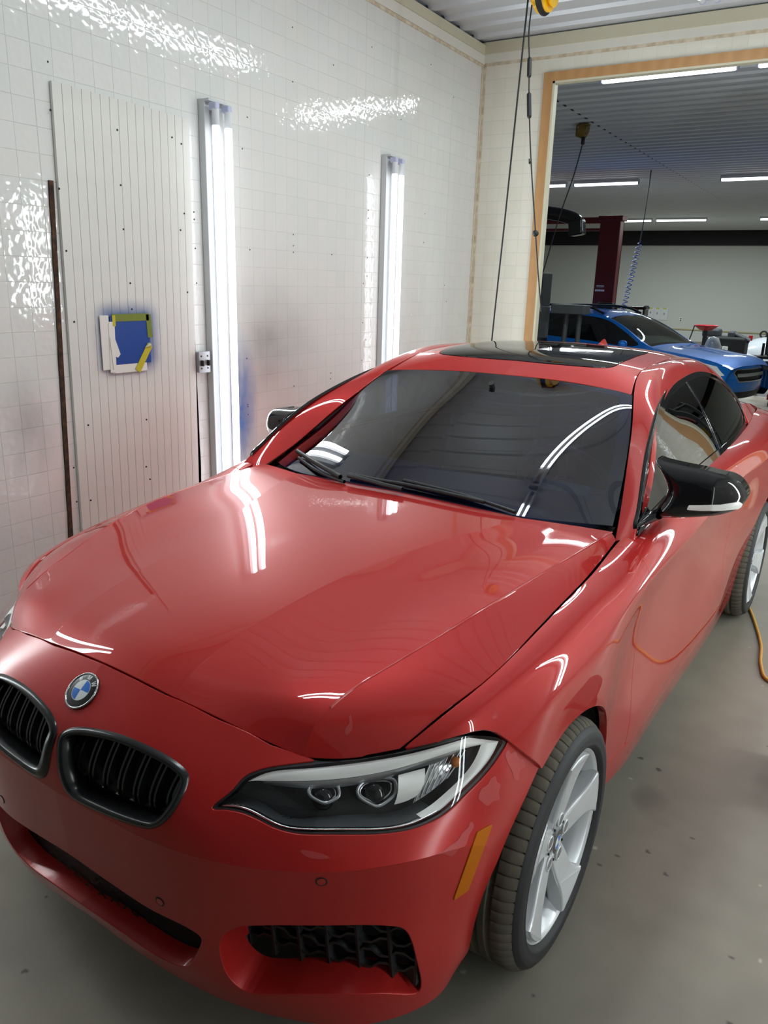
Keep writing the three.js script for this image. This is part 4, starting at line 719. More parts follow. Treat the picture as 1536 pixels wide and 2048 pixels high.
// ---- wipers, door handle, aerial, sticker
{
  const line = (list, off) => surf(list, off, hitGlass).map(h => TO(h.p));
  const w1 = part('wiper', coupe); mesh('wiper_arm', tubeGeo(line([[576, 903], [600, 912], [640, 938], [684, 964]], .022), .009, 30), M.blackPlastic, w1); mesh('wiper_blade', tubeGeo(line([[600, 920], [640, 948], [690, 968]], .010), .007, 30), M.blackPlastic, w1);
  const w2 = part('wiper', coupe); mesh('wiper_blade', tubeGeo(line([[700, 955], [760, 967], [808, 975], [880, 990], [970, 1011]], .014), .007, 40), M.blackPlastic, w2); mesh('wiper_arm', tubeGeo(line([[700, 962], [740, 972], [775, 982], [808, 990]], .024), .008, 30), M.blackPlastic, w2);
  const w3 = part('wiper', coupe); mesh('wiper_blade', tubeGeo(line([[808, 966], [850, 976], [920, 994], [990, 1016], [1030, 1030]], .012), .006, 40), M.blackPlastic, w3);
  pairOf('door_handle', { ...(() => { const r = resample([[1.50, .862, .915], [1.56, .888, .918], [1.66, .890, .922], [1.72, .866, .925]], 24), G = []; for (let j = 0; j <= 8; j++) { const a = j / 8 * Math.PI * 2; G.push(r.map(p => [p[0], p[1] + .007 * Math.cos(a), p[2] + .014 * Math.sin(a)])); } return gridMesh(G); })() }, M.paint);
  const fin = orient(loft([[[2.40, 0, 1.368], [2.44, .0, 1.39], [2.52, 0, 1.40], [2.56, 0, 1.35]], [[2.38, .02, 1.366], [2.45, .018, 1.374], [2.52, .016, 1.37], [2.57, .02, 1.335]], [[2.37, .032, 1.362], [2.45, .036, 1.355], [2.53, .034, 1.34], [2.58, .03, 1.325]]], 16, 10), p => [0, 1, 1]);
  body('aerial_fin', both(fin), M.paint);
  const st = clip(joinRaw(wsSkin), inPix([[1082, 955], [1181, 972], [1176, 992], [1076, 974]])); body('windscreen_sticker', offsetMesh(st, -.002), new THREE.MeshStandardMaterial({ color: 0x7d7d58, roughness: .7, side: THREE.DoubleSide }));
}

// ---- places where the clear coat has lifted
{
  M.peel = new THREE.MeshStandardMaterial({ color: new THREE.Color().setRGB(.42, .042, .040), roughness: .45, side: THREE.DoubleSide });
  const patch = (skin, poly) => offsetMesh(clip(skin, inPix(smoothPoly(poly, 3))), .0005);
  for (const poly of [[[1010, 1508], [1017, 1499], [1022, 1508], [1030, 1503], [1038, 1517], [1046, 1519], [1049, 1534], [1040, 1540], [1036, 1561], [1028, 1558], [1024, 1543], [1017, 1530]], [[957, 1597], [962, 1578], [974, 1570], [983, 1556], [991, 1552], [994, 1564], [1001, 1568], [997, 1585], [999, 1598], [985, 1603], [975, 1612], [963, 1603]], [[870, 1709], [884, 1704], [902, 1690], [914, 1682], [925, 1665], [936, 1655], [941, 1642], [948, 1650], [938, 1671], [930, 1692], [917, 1697], [905, 1712], [889, 1708]], [[598, 1700], [640, 1706], [662, 1716], [620, 1716]]]) body('peeled_patch', patch(bumperSkin, poly), M.peel);
  body('paint_run', patch(hoodRaw, [[697, 1422], [702, 1430], [705, 1450], [702, 1472], [692, 1478], [689, 1464], [694, 1446]]), M.peel);
}
// ================================================================ things on the tiled wall
const alphaTex = (n, fn) => dataTex(n, fn);
function sheetOn(name, w, h, mat, parent, pos, turn) { const m = mesh(name, new THREE.PlaneGeometry(w, h), mat, parent); m.position.set(...pos); m.rotation.y = turn; return m; }
const D = {};
D.board = std({ roughness: .55, map: dataTex(256, (u, v) => { const k = tileNoise(u, v, 5, 4.4, 4); return [.83 + .05 * k, .825 + .05 * k, .80 + .04 * k]; }, true) });
{ // beadboard sheet covering an old doorway, planks with beads between
  const b = thing('beadboard_panel', 'tall off-white beadboard sheet fixed over the tiled wall', 'panel', T(.965, WL + .012, 0), Math.PI / 2);
  const tilt = part('sheet', b); tilt.rotation.z = -.018; // hangs slightly out of plumb
  const W = .775, n = 16, p = W / n; mesh('backing', box(W, 2.40, .008, 0, 1.205, -.004), D.board, tilt);
  for (let i = 0; i < n; i++) { const g = metric(rbox(p - .0016, 2.405, .008, .0012, 0, 1.2045, .0012), .8); const m = mesh('plank', g, D.board, tilt); m.position.x = -W / 2 + (i + .5) * p; }
  const scr = [[-.36, 2.30], [-.35, 2.0], [-.34, 1.75], [-.33, 1.45], [-.02, 2.28], [-.02, 2.05], [-.02, 1.86], [0, 1.62], [.0, 1.5], [.31, 2.30], [.37, 2.28], [.37, 1.96], [.34, 1.88], [.37, 1.58], [-.3, .98], [-.32, .62], [.03, .72], [.05, .65], [.05, .96]];
  for (const [x, y] of scr) { const m = mesh('screw', new THREE.CylinderGeometry(.0045, .0045, .003, 10).rotateX(Math.PI / 2), R.black, b); m.position.set(x, y, .0058); }
}
function ragged(rx0, z0, rx1, z1, w) { // splintered door-jamb strip along the board's edge
  const sh = new THREE.Shape(), n = 40, L = [], Rr = []; for (let i = 0; i <= n; i++) { const t = i / n, x = rx0 + (rx1 - rx0) * t, z = z0 + (z1 - z0) * t; L.push([x - w * (.55 + .5 * fbm(t * 14, w * 50, 1, 3) * (1 + 2 * (t < .1))), z]); Rr.push([x + .012, z]); }
  sh.moveTo(...L[0]); for (const q of L.slice(1)) sh.lineTo(...q); for (const q of Rr.reverse()) sh.lineTo(...q); sh.closePath();
  const g = new THREE.ExtrudeGeometry(sh, { depth: .008, bevelEnabled: false }); const p = g.attributes.position; for (let i = 0; i < p.count; i++) { const a = p.getX(i), y = p.getY(i), d = p.getZ(i); p.setXYZ(i, WL + .0005 + d, y, -a); } g.computeVertexNormals(); return g;
}
tag(mesh('door_jamb_strip', metric(ragged(.586, 2.03, .513, .1, .018), 3), R.rawWood), 'ragged brown wood strip along the front edge of the beadboard', 'wood strip');
{ const g = ragged(0, 2.02, -.02, .1, .02); g.scale(1, 1, -1); g.translate(0, 0, -1.366); tag(mesh('door_jamb_strip', metric(g, 3), R.rawWood), 'ragged brown wood strip between the beadboard and the switch box', 'wood strip'); }
{ // sprayed-out blue test card with masking tape
  const c = thing('spray_test_card', 'masked card sprayed blue and taped on the beadboard', 'test card', T(.925, WL + .0215, 1.345), Math.PI / 2);
  const rw = (u, v, a, b) => Math.max(Math.abs(u - .5) - a, Math.abs(v - .5) - b, 0);
  const halo = std({ color: new THREE.Color().setRGB(.006, .075, .34), roughness: .6, transparent: true, alphaMap: alphaTex(256, (u, v) => { const d = Math.hypot(Math.max(0, Math.abs(u - .5) - .2), Math.max(0, Math.abs(v - .5) - .2)) + .05 * tileNoise(u, v, 8, 3, 3); return .95 * Math.max(0, 1 - Math.max(0, d) / .25) ** 1.8; }) });
  mesh('overspray', new THREE.PlaneGeometry(.50, .45), halo, c).position.set(.01, .015, .0015);
  const blue = std({ color: new THREE.Color().setRGB(.004, .052, .27), roughness: .35 }), white = std({ color: 0xd8d6cf, roughness: .6, side: THREE.DoubleSide }), tape = std({ color: 0xb7ab1c, roughness: .5, side: THREE.DoubleSide }), olive = std({ color: 0x6d7a22, roughness: .5, side: THREE.DoubleSide });
  mesh('card', rbox(.235, .225, .005, .002, .015, .012, .005), blue, c);
  mesh('card_margin', rbox(.21, .05, .005, .002, .0, -.115, .0045), white, c);
  mesh('paper_strip', rbox(.05, .25, .004, .0015, -.135, .005, .006), white, c); mesh('paper_strip', rbox(.035, .235, .004, .0015, -.10, -.02, .009), white, c).rotation.z = -.03;
  { const s = new THREE.Shape(); s.moveTo(-.115, .03); s.lineTo(-.085, .02); s.lineTo(-.06, -.05); s.lineTo(-.075, -.065); s.lineTo(-.09, -.06); s.lineTo(-.105, -.12); s.closePath(); mesh('torn_paper', new THREE.ExtrudeGeometry(s, { depth: .003, bevelEnabled: false }).translate(0, 0, .0115), white, c); }
  mesh('tape', box(.22, .034, .002, .02, .118, .009), olive, c); mesh('tape', box(.018, .05, .002, -.083, .105, .0102), tape, c);
  { const m = mesh('tape', box(.034, .15, .002), tape, c); m.position.set(.085, -.075, .010); m.rotation.z = -.62; }
  { const m = mesh('tape', box(.03, .11, .002), olive, c); m.position.set(.13, .075, .009); m.rotation.z = .05; }
  mesh('tape_flag', new THREE.ConeGeometry(.012, .035, 4).rotateZ(1.9).translate(.108, -.02, .014), std({ color: 0xd9d4a0, roughness: .6 }), c);
}
{ // switch box
  const s = thing('switch_box', 'galvanised double switch box between beadboard and light fixture', 'switch', T(1.417, WL + .002, 1.22), Math.PI / 2);
  const plate = std({ color: 0x9a9c9f, metalness: .7, roughness: .45 }); mesh('box', rbox(.082, .108, .035, .006, 0, 0, .0175), plate, s); mesh('cover_plate', rbox(.086, .112, .004, .002, 0, 0, .036), plate, s);
  for (const x of [-.023, .023]) { mesh('toggle', rbox(.012, .03, .02, .003, x, -.004, .045), R.black, s); for (const y of [-.032, .032]) mesh('screw', new THREE.CylinderGeometry(.0045, .0045, .003, 10).rotateX(Math.PI / 2).translate(x, y, .0385), R.black, s); }
}
// overspray left on the tiles
const mist = (col, w, h, seedz, hard, pos, label) => { const m = std({ color: col, roughness: .5, transparent: true, alphaMap: alphaTex(192, (u, v) => { const d = Math.hypot((u - .5) * 2, (v - .5) * 2); return Math.max(0, Math.max(0, 1 - d) ** 1.4 * hard * (1 + 2.2 * tileNoise(u, v, 4, seedz, 4))); }) }); const o = sheetOn('overspray_patch', w, h, m, null, pos, Math.PI / 2); tag(o, label, 'paint overspray'); return o; };
mist(new THREE.Color().setRGB(.02, .16, .55), .34, .95, 2.5, .75, T(1.735, WL + .0022, .93), 'blue paint overspray on the tiles beside the first light fixture');
mist(new THREE.Color().setRGB(.10, .10, .11), 1.2, .9, 8.5, .26, T(1.98, WL + .0018, 1.28), 'grey paint overspray on the tiles between the two fixtures');
mist(new THREE.Color().setRGB(.12, .12, .12), .5, .8, 5.5, .25, T(1.40, WL + .0018, 1.05), 'grey paint overspray under the switch box');
mist(new THREE.Color().setRGB(.14, .14, .15), .35, .6, 15.5, .3, T(.36, WL + .0018, 1.0), 'grey smudges on the tiles in front of the beadboard');
{ const l = []; for (let i = 0; i < 70; i++) { const rx = .6 + 1.22 * Math.floor(rnd() * 4) + [-.02, .025, .42, .82][Math.floor(rnd() * 4)], z = .6 + rnd() * 2.6; if (rx > 4.6) continue; l.push(new THREE.CylinderGeometry(.0042, .0042, .001, 8).rotateZ(Math.PI / 2).translate(...T(rx, WL + .0006, z))); } mesh('nail_heads', plain(l), R.black, wallLeft).userData.kind = 'stuff'; }

// ================================================================ reels and cords
R.yellow = std({ color: 0xf0b90a, roughness: .35 }); R.cable = std({ color: 0x101011, roughness: .5 }); R.orange = std({ color: 0xd39a3a, roughness: .5 });
{
  const g = thing('cord_reel', 'yellow and black cord reel hanging from the bay ceiling', 'cord reel', T(3.5, -.80, 3.40));
  mesh('drum', new THREE.CylinderGeometry(.11, .11, .075, 36).rotateZ(Math.PI / 2), R.yellow, g); mesh('rim_band', new THREE.TorusGeometry(.108, .02, 10, 36).rotateY(Math.PI / 2), R.black, g); mesh('bracket', plain([box(.1, .02, .1, 0, .12, 0), box(.02, .12, .04, .05, .06, 0), box(.02, .12, .04, -.05, .06, 0)]), R.black, g);
  for (const s of [-1, 1]) mesh('side_cap', new THREE.CylinderGeometry(.075, .09, .03, 30).rotateZ(Math.PI / 2).translate(s * .05, 0, 0), R.yellow, g);
}
tag(mesh('hanging_cord', tubeGeo([T(3.42, -.868, 3.38), T(3.4, -.885, 2.8), T(3.4, -.915, 2.1), T(3.4, -.953, 1.277), T(3.4, -.97, .7)], .006, 60), R.cable), 'long straight black cord hanging from the yellow reel', 'cord');
{
  const g = thing('extension_lead', 'thin black lead with inline connectors hanging from the yellow reel', 'cord');
  mesh('cable', tubeGeo([T(3.44, -.85, 3.32), T(3.4, -.84, 3.17), T(3.4, -.823, 3.0), T(3.4, -.809, 2.81), T(3.4, -.795, 2.68), T(3.4, -.763, 2.43), T(3.4, -.694, 1.99), T(3.4, -.655, 1.75), T(3.4, -.625, 1.58), T(3.4, -.612, 1.5)], .0048, 90), R.cable, g);
  for (const [a, b, r] of [[[3.4, -.823, 3.01], [3.4, -.818, 2.92], .014], [[3.4, -.809, 2.81], [3.4, -.797, 2.69], .015]]) { mesh('connector', plain([bar(T(...a), T(...b), r, 14), new THREE.SphereGeometry(r, 12, 8).translate(...T(...a)), new THREE.SphereGeometry(r, 12, 8).translate(...T(...b))]), R.cable, g); }
  mesh('hook', tubeGeo([T(3.4, -.763, 2.43), T(3.4, -.772, 2.41), T(3.4, -.776, 2.44)], .004, 12), R.cable, g);
  mesh('stop_ball', new THREE.SphereGeometry(.021, 18, 12).translate(...T(3.4, -.694, 1.99)), R.cable, g);
}
tag(mesh('floor_cable', tubeGeo([T(2.95, .90, .008), T(2.713, .976, .008), T(2.501, 1.032, .008), T(2.256, 1.084, .008), T(2.023, 1.111, .008), T(1.883, 1.156, .008), T(1.86, 1.25, .008), T(2.0, 1.6, .008), T(2.3, 2.3, .008)], .0075, 90), R.orange), 'yellow-orange extension cord lying on the concrete by the rear wheel', 'cord');
{ const g = thing('caster_dolly', 'black caster wheel of a low dolly beside the coupe', 'caster', T(1.10, 1.275, 0)); mesh('caster', new THREE.CylinderGeometry(.035, .035, .025, 20).rotateZ(Math.PI / 2).translate(0, .035, 0), R.black, g); mesh('fork', rbox(.045, .05, .03, .006, 0, .06, 0), R.black, g); mesh('deck', rbox(.22, .03, .34, .01, .11, .09, 0), R.black, g); }

// ================================================================ the workshop beyond
const F = {}; F.redPost = std({ color: 0x5d0b12, roughness: .35 }); F.red = std({ color: 0xb0141c, roughness: .4 }); F.grey = std({ color: 0x3a3d40, roughness: .6 }); F.silver = std({ color: 0xc9ccd0, roughness: .35, metalness: .3 });
{ // two-post lift column
  const g = thing('lift_post', 'dark red vehicle lift column behind the blue car', 'car lift', T(12.4, -2.83, 0));
  mesh('column', plain([box(.34, 2.78, .03, 0, 1.39, .11), box(.03, 2.78, .24, -.155, 1.39, 0), box(.03, 2.78, .24, .155, 1.39, 0), box(.34, 2.78, .03, 0, 1.39, -.11)]), F.redPost, g); mesh('head_plate', rbox(.42, .08, .3, .01, 0, 2.8, 0), F.redPost, g); mesh('base_plate', rbox(.5, .03, .4, .01, 0, .015, 0), F.redPost, g); mesh('crossbeam', plain([box(4.3, .1, .2, -2.2, 2.77, 0), box(4.3, .04, .04, -2.1, 2.62, .1)]), F.redPost, g); mesh('carriage', rbox(.26, .25, .16, .02, .10, 1.30, .2), R.black, g);
  const c = document.createElement('canvas'); c.width = 256; c.height = 192; const x = c.getContext('2d'); x.fillStyle = '#5a0b12'; x.fillRect(0, 0, 256, 192); x.fillStyle = '#d8d4d4'; x.fillRect(40, 40, 170, 22); x.fillStyle = '#b49a9c'; x.fillRect(40, 78, 160, 8); x.fillStyle = '#e6e2e2'; x.fillRect(20, 128, 206, 40); x.fillStyle = '#8a5a5e'; for (const k of [58, 98, 140, 178]) x.fillRect(k, 128, 6, 40);
  const t = new THREE.CanvasTexture(c); t.colorSpace = THREE.SRGBColorSpace; const m = mesh('maker_plate', new THREE.PlaneGeometry(.2, .15), std({ map: t, roughness: .5 }), g); m.position.set(-.06, 1.66, .127);
}
{ // black exhaust extraction arm
  const g = thing('extraction_arm', 'black exhaust extraction hose ending in a square nozzle', 'hose', [0, 0, 0]);
  mesh('duct', tubeGeo([T(9, -3.6, 2.66), T(9, -2.8, 2.62), T(9, -2.45, 2.56), T(9, -2.32, 2.50), T(9, -2.30, 2.40)], .085, 40, 18), M.gloss, g); mesh('nozzle', rbox(.19, .2, .19, .03).rotateZ(.15).translate(...T(9, -2.30, 2.42)), M.gloss, g); mesh('hanger', plain([bar(T(9, -2.79, 2.9), T(9, -2.79, 1.4), .012), bar(T(9, -2.79, 2.9), T(9, -2.79, CEIL + .05), .02)]), R.black, g);
}
{ // far reel with its cord
  const g = thing('workshop_reel', 'dusty yellow cord reel under the workshop ceiling', 'cord reel', T(8.5, -2.17, CEIL - .03)); g.scale.setScalar(.75);
  mesh('drum', new THREE.CylinderGeometry(.11, .11, .12, 28).rotateZ(1.2), std({ color: 0x6e5c22, roughness: .6 }), g); mesh('bracket', plain([box(.2, .02, .12, 0, .09, 0), box(.015, .16, .03, -.09, 0, .06), box(.14, .02, .02, .03, -.05, .09)]), std({ color: 0x6b5a22, roughness: .7 }), g); mesh('stopper', rbox(.05, .12, .05, .01, .03, -.15, .05), R.black, g);
}
tag(mesh('reel_cord', tubeGeo([T(8.4, -2.12, 3.38), T(8.4, -2.2, 3.0), T(8.4, -2.33, 2.55), T(8.4, -2.46, 2.0), T(8.4, -2.56, 1.55), T(8.4, -2.62, 1.0)], .008, 60), R.cable), 'black cord swinging down from the dusty workshop reel', 'cord');
{ // coiled air hose
  const g = thing('coil_hose', 'thin blue coiled air hose hanging in the workshop', 'hose'); const pts = []; for (let i = 0; i <= 460; i++) { const t = i / 460, a = t * 16 * Math.PI * 2, r = .045 * mn(1, t * 14); pts.push(T(12.6 + r * Math.sin(a), -2.38 - .16 * t + r * Math.cos(a), 2.45 - 1.15 * t)); }
  mesh('coil', new THREE.TubeGeometry(new THREE.CatmullRomCurve3(pts.map(p => new THREE.Vector3(...p))), 900, .008, 5), std({ color: 0x2e4a9c, roughness: .4 }), g); mesh('drop', tubeGeo([T(12.6, -2.33, CEIL + .05), T(12.6, -2.35, 2.9), T(12.6, -2.38, 2.45)], .009, 16), std({ color: 0x23283a, roughness: .5 }), g);
}
{ // wall papers, outlet, worn line
  const c = document.createElement('canvas'); c.width = 512; c.height = 224; const x = c.getContext('2d'); x.fillStyle = '#c6c8c8'; x.fillRect(0, 0, 512, 224); for (let i = 0; i < 4; i++) { x.fillStyle = '#d4d6d6'; x.fillRect(8 + i * 126, 6, 118, 212); x.fillStyle = '#c3c23f'; x.fillRect(36 + i * 126, 10, 60, 22); x.fillStyle = '#888'; x.beginPath(); x.ellipse(66 + i * 126, 90 + i * 8, 12, 20, 0, 0, 7); x.fill(); } const t = new THREE.CanvasTexture(c); t.colorSpace = THREE.SRGBColorSpace;
  const p = thing('wall_papers', 'row of four white sheets taped on the far workshop wall', 'paper', T(26.985, -5.32, .865)); mesh('sheet_row', box(.95, .42, .004), std({ map: t, roughness: .8 }), p);
  const o = thing('wall_outlet', 'small white outlet on the far workshop wall', 'outlet', T(26.985, -4.40, .70)); mesh('cover', rbox(.10, .14, .012, .004), std({ color: 0xe6e6e2, roughness: .5 }), o); mesh('socket', plain([box(.05, .035, .004, 0, .03, .008), box(.05, .035, .004, 0, -.03, .008)]), F.grey, o);
  structure('trim_8', bxR(26.96, 27, -4.7, 8, .37, .40), std({ color: 0xb5ad7d, roughness: .9 }), 'worn yellowish line along the far wall');
}
// ---- blue hatchback
{
  const th = .28, OX = 10.15, OY = -.06, cs = Math.cos(th), sn = Math.sin(th);
  const toW = (p) => T(OX + p[0] * sn - p[1] * cs, OY - p[0] * cs - p[1] * sn, p[2]);
  const rawGeo = (m) => { const g = geoOf(m), P = g.attributes.position, N = g.attributes.normal; m.P.forEach((p, i) => { P.setXYZ(i, ...toW(p)); const a = toW([0, 0, 0]), b = toW(m.N[i]); N.setXYZ(i, b[0] - a[0], b[1] - a[1], b[2] - a[2]); }); const I = g.index.array; for (let i = 0; i < I.length; i += 3) { const v = [0, 1, 2].map(k => [P.getX(I[i + k]), P.getY(I[i + k]), P.getZ(I[i + k])]), n = cross(sub(v[1], v[0]), sub(v[2], v[0])); if (n[0] * N.getX(I[i]) + n[1] * N.getY(I[i]) + n[2] * N.getZ(I[i]) < 0) { const t = I[i]; I[i] = I[i + 1]; I[i + 1] = t; } } return g; };
  const ls = [0, .12, .45, .85, 1.12, 1.5, 1.95, 2.4, 3.3, 4.0, 4.35];
  const sec = [
    [[0, .70], [.35, .695], [.58, .67], [.68, .60], [.72, .54], [.72, .42], [.70, .32], [.6, .27]],
    [[0, .775], [.38, .765], [.66, .735], [.79, .65], [.83, .57], [.84, .45], [.82, .30], [.7, .25]],
    [[0, .835], [.4, .828], [.70, .80], [.82, .73], [.86, .62], [.87, .47], [.85, .28], [.75, .24]],
    [[0, .875], [.4, .868], [.70, .845], [.83, .785], [.88, .66], [.88, .48], [.86, .27], [.75, .24]],
    [[0, .905], [.4, .90], [.70, .88], [.83, .82], [.88, .68], [.88, .48], [.86, .27], [.75, .24]],
    [[0, 1.10], [.4, 1.09], [.64, 1.06], [.82, .86], [.88, .70], [.88, .48], [.86, .27], [.75, .24]],
    [[0, 1.29], [.38, 1.28], [.58, 1.25], [.82, .88], [.88, .72], [.88, .48], [.86, .27], [.75, .24]],
    [[0, 1.345], [.38, 1.335], [.59, 1.30], [.82, .89], [.88, .72], [.88, .48], [.86, .27], [.75, .24]],
    [[0, 1.335], [.38, 1.325], [.58, 1.29], [.81, .92], [.88, .74], [.88, .48], [.86, .27], [.75, .24]],
    [[0, 1.25], [.36, 1.24], [.54, 1.20], [.78, .96], [.85, .76], [.86, .50], [.84, .30], [.72, .26]],
    [[0, .98], [.36, .975], [.55, .96], [.71, .91], [.78, .74], [.78, .50], [.75, .34], [.65, .3]]];
  const row = (k) => ls.map((l, i) => [l, ...sec[i][k]]);
  const top = orient(loft([0, 1, 2].map(row), 140, 24), p => [-.3, p[1] * .3, 1]), sd = orient(loft([2, 3].map(row), 140, 16), () => [0, 1, .3]), low = orient(loft([3, 4, 5, 6, 7].map(row), 140, 40), () => [0, 1, 0]);
  const car = thing('blue_hatchback', 'bright blue hatchback with dark windows parked in the workshop', 'car');
  const bp = std({}); const blue = new THREE.MeshPhysicalMaterial({ color: new THREE.Color().setRGB(.006, .185, .70), roughness: .4, metalness: .2, specularIntensity: .15, clearcoat: 1, clearcoatRoughness: .03, side: THREE.DoubleSide });
  const add2 = (n, m, mt) => mesh(n, rawGeo(joinRaw(m, mirror(m))), mt, car), sides = (n, m, mt) => { mesh(n, rawGeo(m), mt, car); mesh(n, rawGeo(mirror(m)), mt, car); };
  const win = smoothPoly([[1.30, .895], [1.62, 1.08], [1.95, 1.215], [2.4, 1.262], [3.0, 1.262], [3.55, 1.20], [3.85, 1.09], [3.75, 1.0], [3.0, .945], [2.2, .915]], 6);
  const fw = (p) => sdPoly(win, p[0], p[2]);
  const shield = (p) => mn(p[0] - 1.14, 1.90 - p[0], .665 - .12 * (p[0] - 1.1) - p[1]);
  const lamp = (p) => sdPoly([[.02, .60], [.10, .585], [.52, .655], [.60, .735], [.38, .755], [.14, .71]], p[0], p[2]);
  const archW = (p) => mn(Math.hypot(p[0] - .88, p[2] - .31) - .36, Math.hypot(p[0] - 3.5, p[2] - .31) - .36);
  add2('hood_and_roof', clip(top, p => mn(-shield(p), Math.abs(p[0] - 1.0) > 2 ? 1 : 1)), blue); add2('windscreen', offsetMesh(clip(top, p => shield(p) - .006), -.004), new THREE.MeshPhysicalMaterial({ color: 0xb9c4be, roughness: 0, transmission: 1, thickness: 0, ior: 1.5, side: THREE.DoubleSide }));
  add2('cabin', joinRaw(orient(loft([[[1.3, 0, .92], [1.3, .6, .90]], [[1.75, 0, .95], [1.75, .68, .93]], [[1.8, 0, .6], [1.8, .7, .6]]], 8, 8), () => [0, 0, 1])), std({ color: 0x565e59, roughness: .8, side: THREE.DoubleSide }));
  sides('body_side', joinRaw(clip(sd, p => mn(-fw(p), -lamp(p) + (p[1] > .5 ? 0 : 9))), clip(clip(low, archW), p => mn(-lamp(p), -fw(p), p[2] - .33 + (p[0] < .2 ? 0 : .05)))), blue);
  sides('side_windows', offsetMesh(clip(sd, p => fw(p) - .004), -.003), M.tint);
  sides('lower_cladding', clip(clip(low, archW), p => (p[0] < .2 ? .33 : .28) - p[2]), M.blackPlastic);
  sides('headlight', joinRaw(clip(sd, lamp), clip(low, lamp)), M.ledWhite);
  const nose = (m, dx) => m.map(([w, z]) => [-.012 + dx + .12 * (w / .7) ** 2, w, z]);
  const faceRows = [[0, .705], [0, .60], [0, .48], [0, .36], [0, .26]].map(([_, z], i) => [0, .2, .42, .6, .72].map(w => [-.02 + [.0, -.03, -.035, -.02, .03][i] + .16 * (w / .72) ** 2.2, w, z - .03 * (w / .72) * (i ? 0 : 1)]));
  const face = orient(loft(faceRows, 40, 40), () => [-1, 0, 0]); const grl = (p) => sdPoly([[-1, .655], [.40, .655], [.46, .62], [.36, .505], [-1, .495]], p[1], p[2]);
  add2('front_fascia', clip(face, p => mn(-grl(p), p[2] - .36)), blue); add2('front_apron', clip(face, p => .36 - p[2]), M.blackPlastic); add2('front_grille', offsetMesh(clip(face, grl), -.02), M.blackPlastic);
  add2('grille_bar', offsetMesh(clip(face, p => mn(.022 - Math.abs(p[2] - .585 + .12 * Math.max(0, .25 - p[1]) * 0), .40 - p[1])), .004), M.chrome);
  add2('grille_surround', offsetMesh(clip(clip(face, p => grl(p) + .012), p => .002 - grl(p)), .003), M.chrome);
  for (const s of [1, -1]) { const g = new THREE.TubeGeometry(new THREE.CatmullRomCurve3([[2.05, .53 * s, 1.30], [2.3, .52 * s, 1.375], [2.8, .51 * s, 1.39], [3.4, .50 * s, 1.37], [3.75, .49 * s, 1.28]].map(p => new THREE.Vector3(...toW(p)))), 40, .017, 8); mesh('roof_rail', g, R.black, car); }
  { const g = rbox(.13, .13, .2, .05); g.rotateY(th); g.translate(...toW([1.42, .97, .90])); mesh('door_mirror', g, blue, car); }
  for (const l of [.88, 3.5]) for (const s of [1, -1]) { const w = new THREE.Group(); w.name = 'wheel'; car.add(w); w.position.set(...toW([l, s * .76, .31])); w.rotation.y = Math.atan2(cs, sn) * 0 + (Math.PI / 2 + Math.PI / 2 - (Math.PI / 2 - th)) ; mesh('tyre', new THREE.TorusGeometry(.25, .075, 12, 36), M.rubber, w); mesh('rim', new THREE.CylinderGeometry(.2, .2, .06, 24).rotateX(Math.PI / 2), F.silver, w); }
  mesh('underbody', (() => { const g = box(4.0, .3, 1.5); g.rotateY(0); const P = g.attributes.position; for (let i = 0; i < P.count; i++) P.setXYZ(i, ...toW([2.2 + P.getX(i), P.getZ(i), .38 + P.getY(i)])); g.computeVertexNormals(); return g; })(), M.dark, car);
}
{ // spoiler lying behind the blue roof
  const g = thing('loose_spoiler', 'glossy black tail spoiler raised behind the blue hatchback roof', 'car part', T(13.6, -2.75, 0)); mesh('blade', rbox(.75, .06, .3, .025, 0, 1.33, 0).rotateZ(-.02), M.gloss, g); mesh('end_fin', rbox(.04, .2, .3, .018, .36, 1.27, 0), M.gloss, g); mesh('stand', plain([box(.05, 1.3, .05, -.2, .65, 0), box(.05, 1.3, .05, .2, .65, 0), box(.6, .03, .4, 0, .015, 0)]), R.black, g);
}
{ // grey console stand in front of the blue car
  const g = thing('diagnostic_stand', 'dark grey equipment stand with box and shelf before the blue car', 'equipment', T(7.9, -2.05, 0)); mesh('post', bar([.05, 0, 0], [.09, 1.42, 0], .03), F.grey, g); mesh('post', bar([.26, 0, 0], [.25, 1.42, 0], .03), F.grey, g); mesh('top_plate', rbox(.42, .11, .25, .01, .13, 1.40, 0), F.grey, g); mesh('monitor', rbox(.2, .38, .07, .01, -.24, 1.23, 0), F.grey, g); mesh('keyboard_shelf', rbox(.8, .06, .4, .01, -.1, .92, .05), F.grey, g); mesh('base', rbox(.8, .08, .5, .02, 0, .04, 0), F.grey, g); mesh('cabinet', rbox(.55, .7, .4, .02, .0, .5, 0), R.black, g); mesh('cloth', new THREE.SphereGeometry(.07, 14, 8).scale(1.2, .5, 1).translate(-.2, .965, .1), std({ color: 0xc9cacb, roughness: .9 }), g);
}
{ const g = thing('black_cabinet', 'tall black cabinet just inside the wooden frame', 'cabinet', T(9.6, -3.05, 0)); mesh('case', rbox(.36, 1.85, .4, .02, 0, .925, 0), R.black, g); mesh('handle', bar([.1, .9, .21], [.1, 1.2, .21], .01), F.grey, g); }
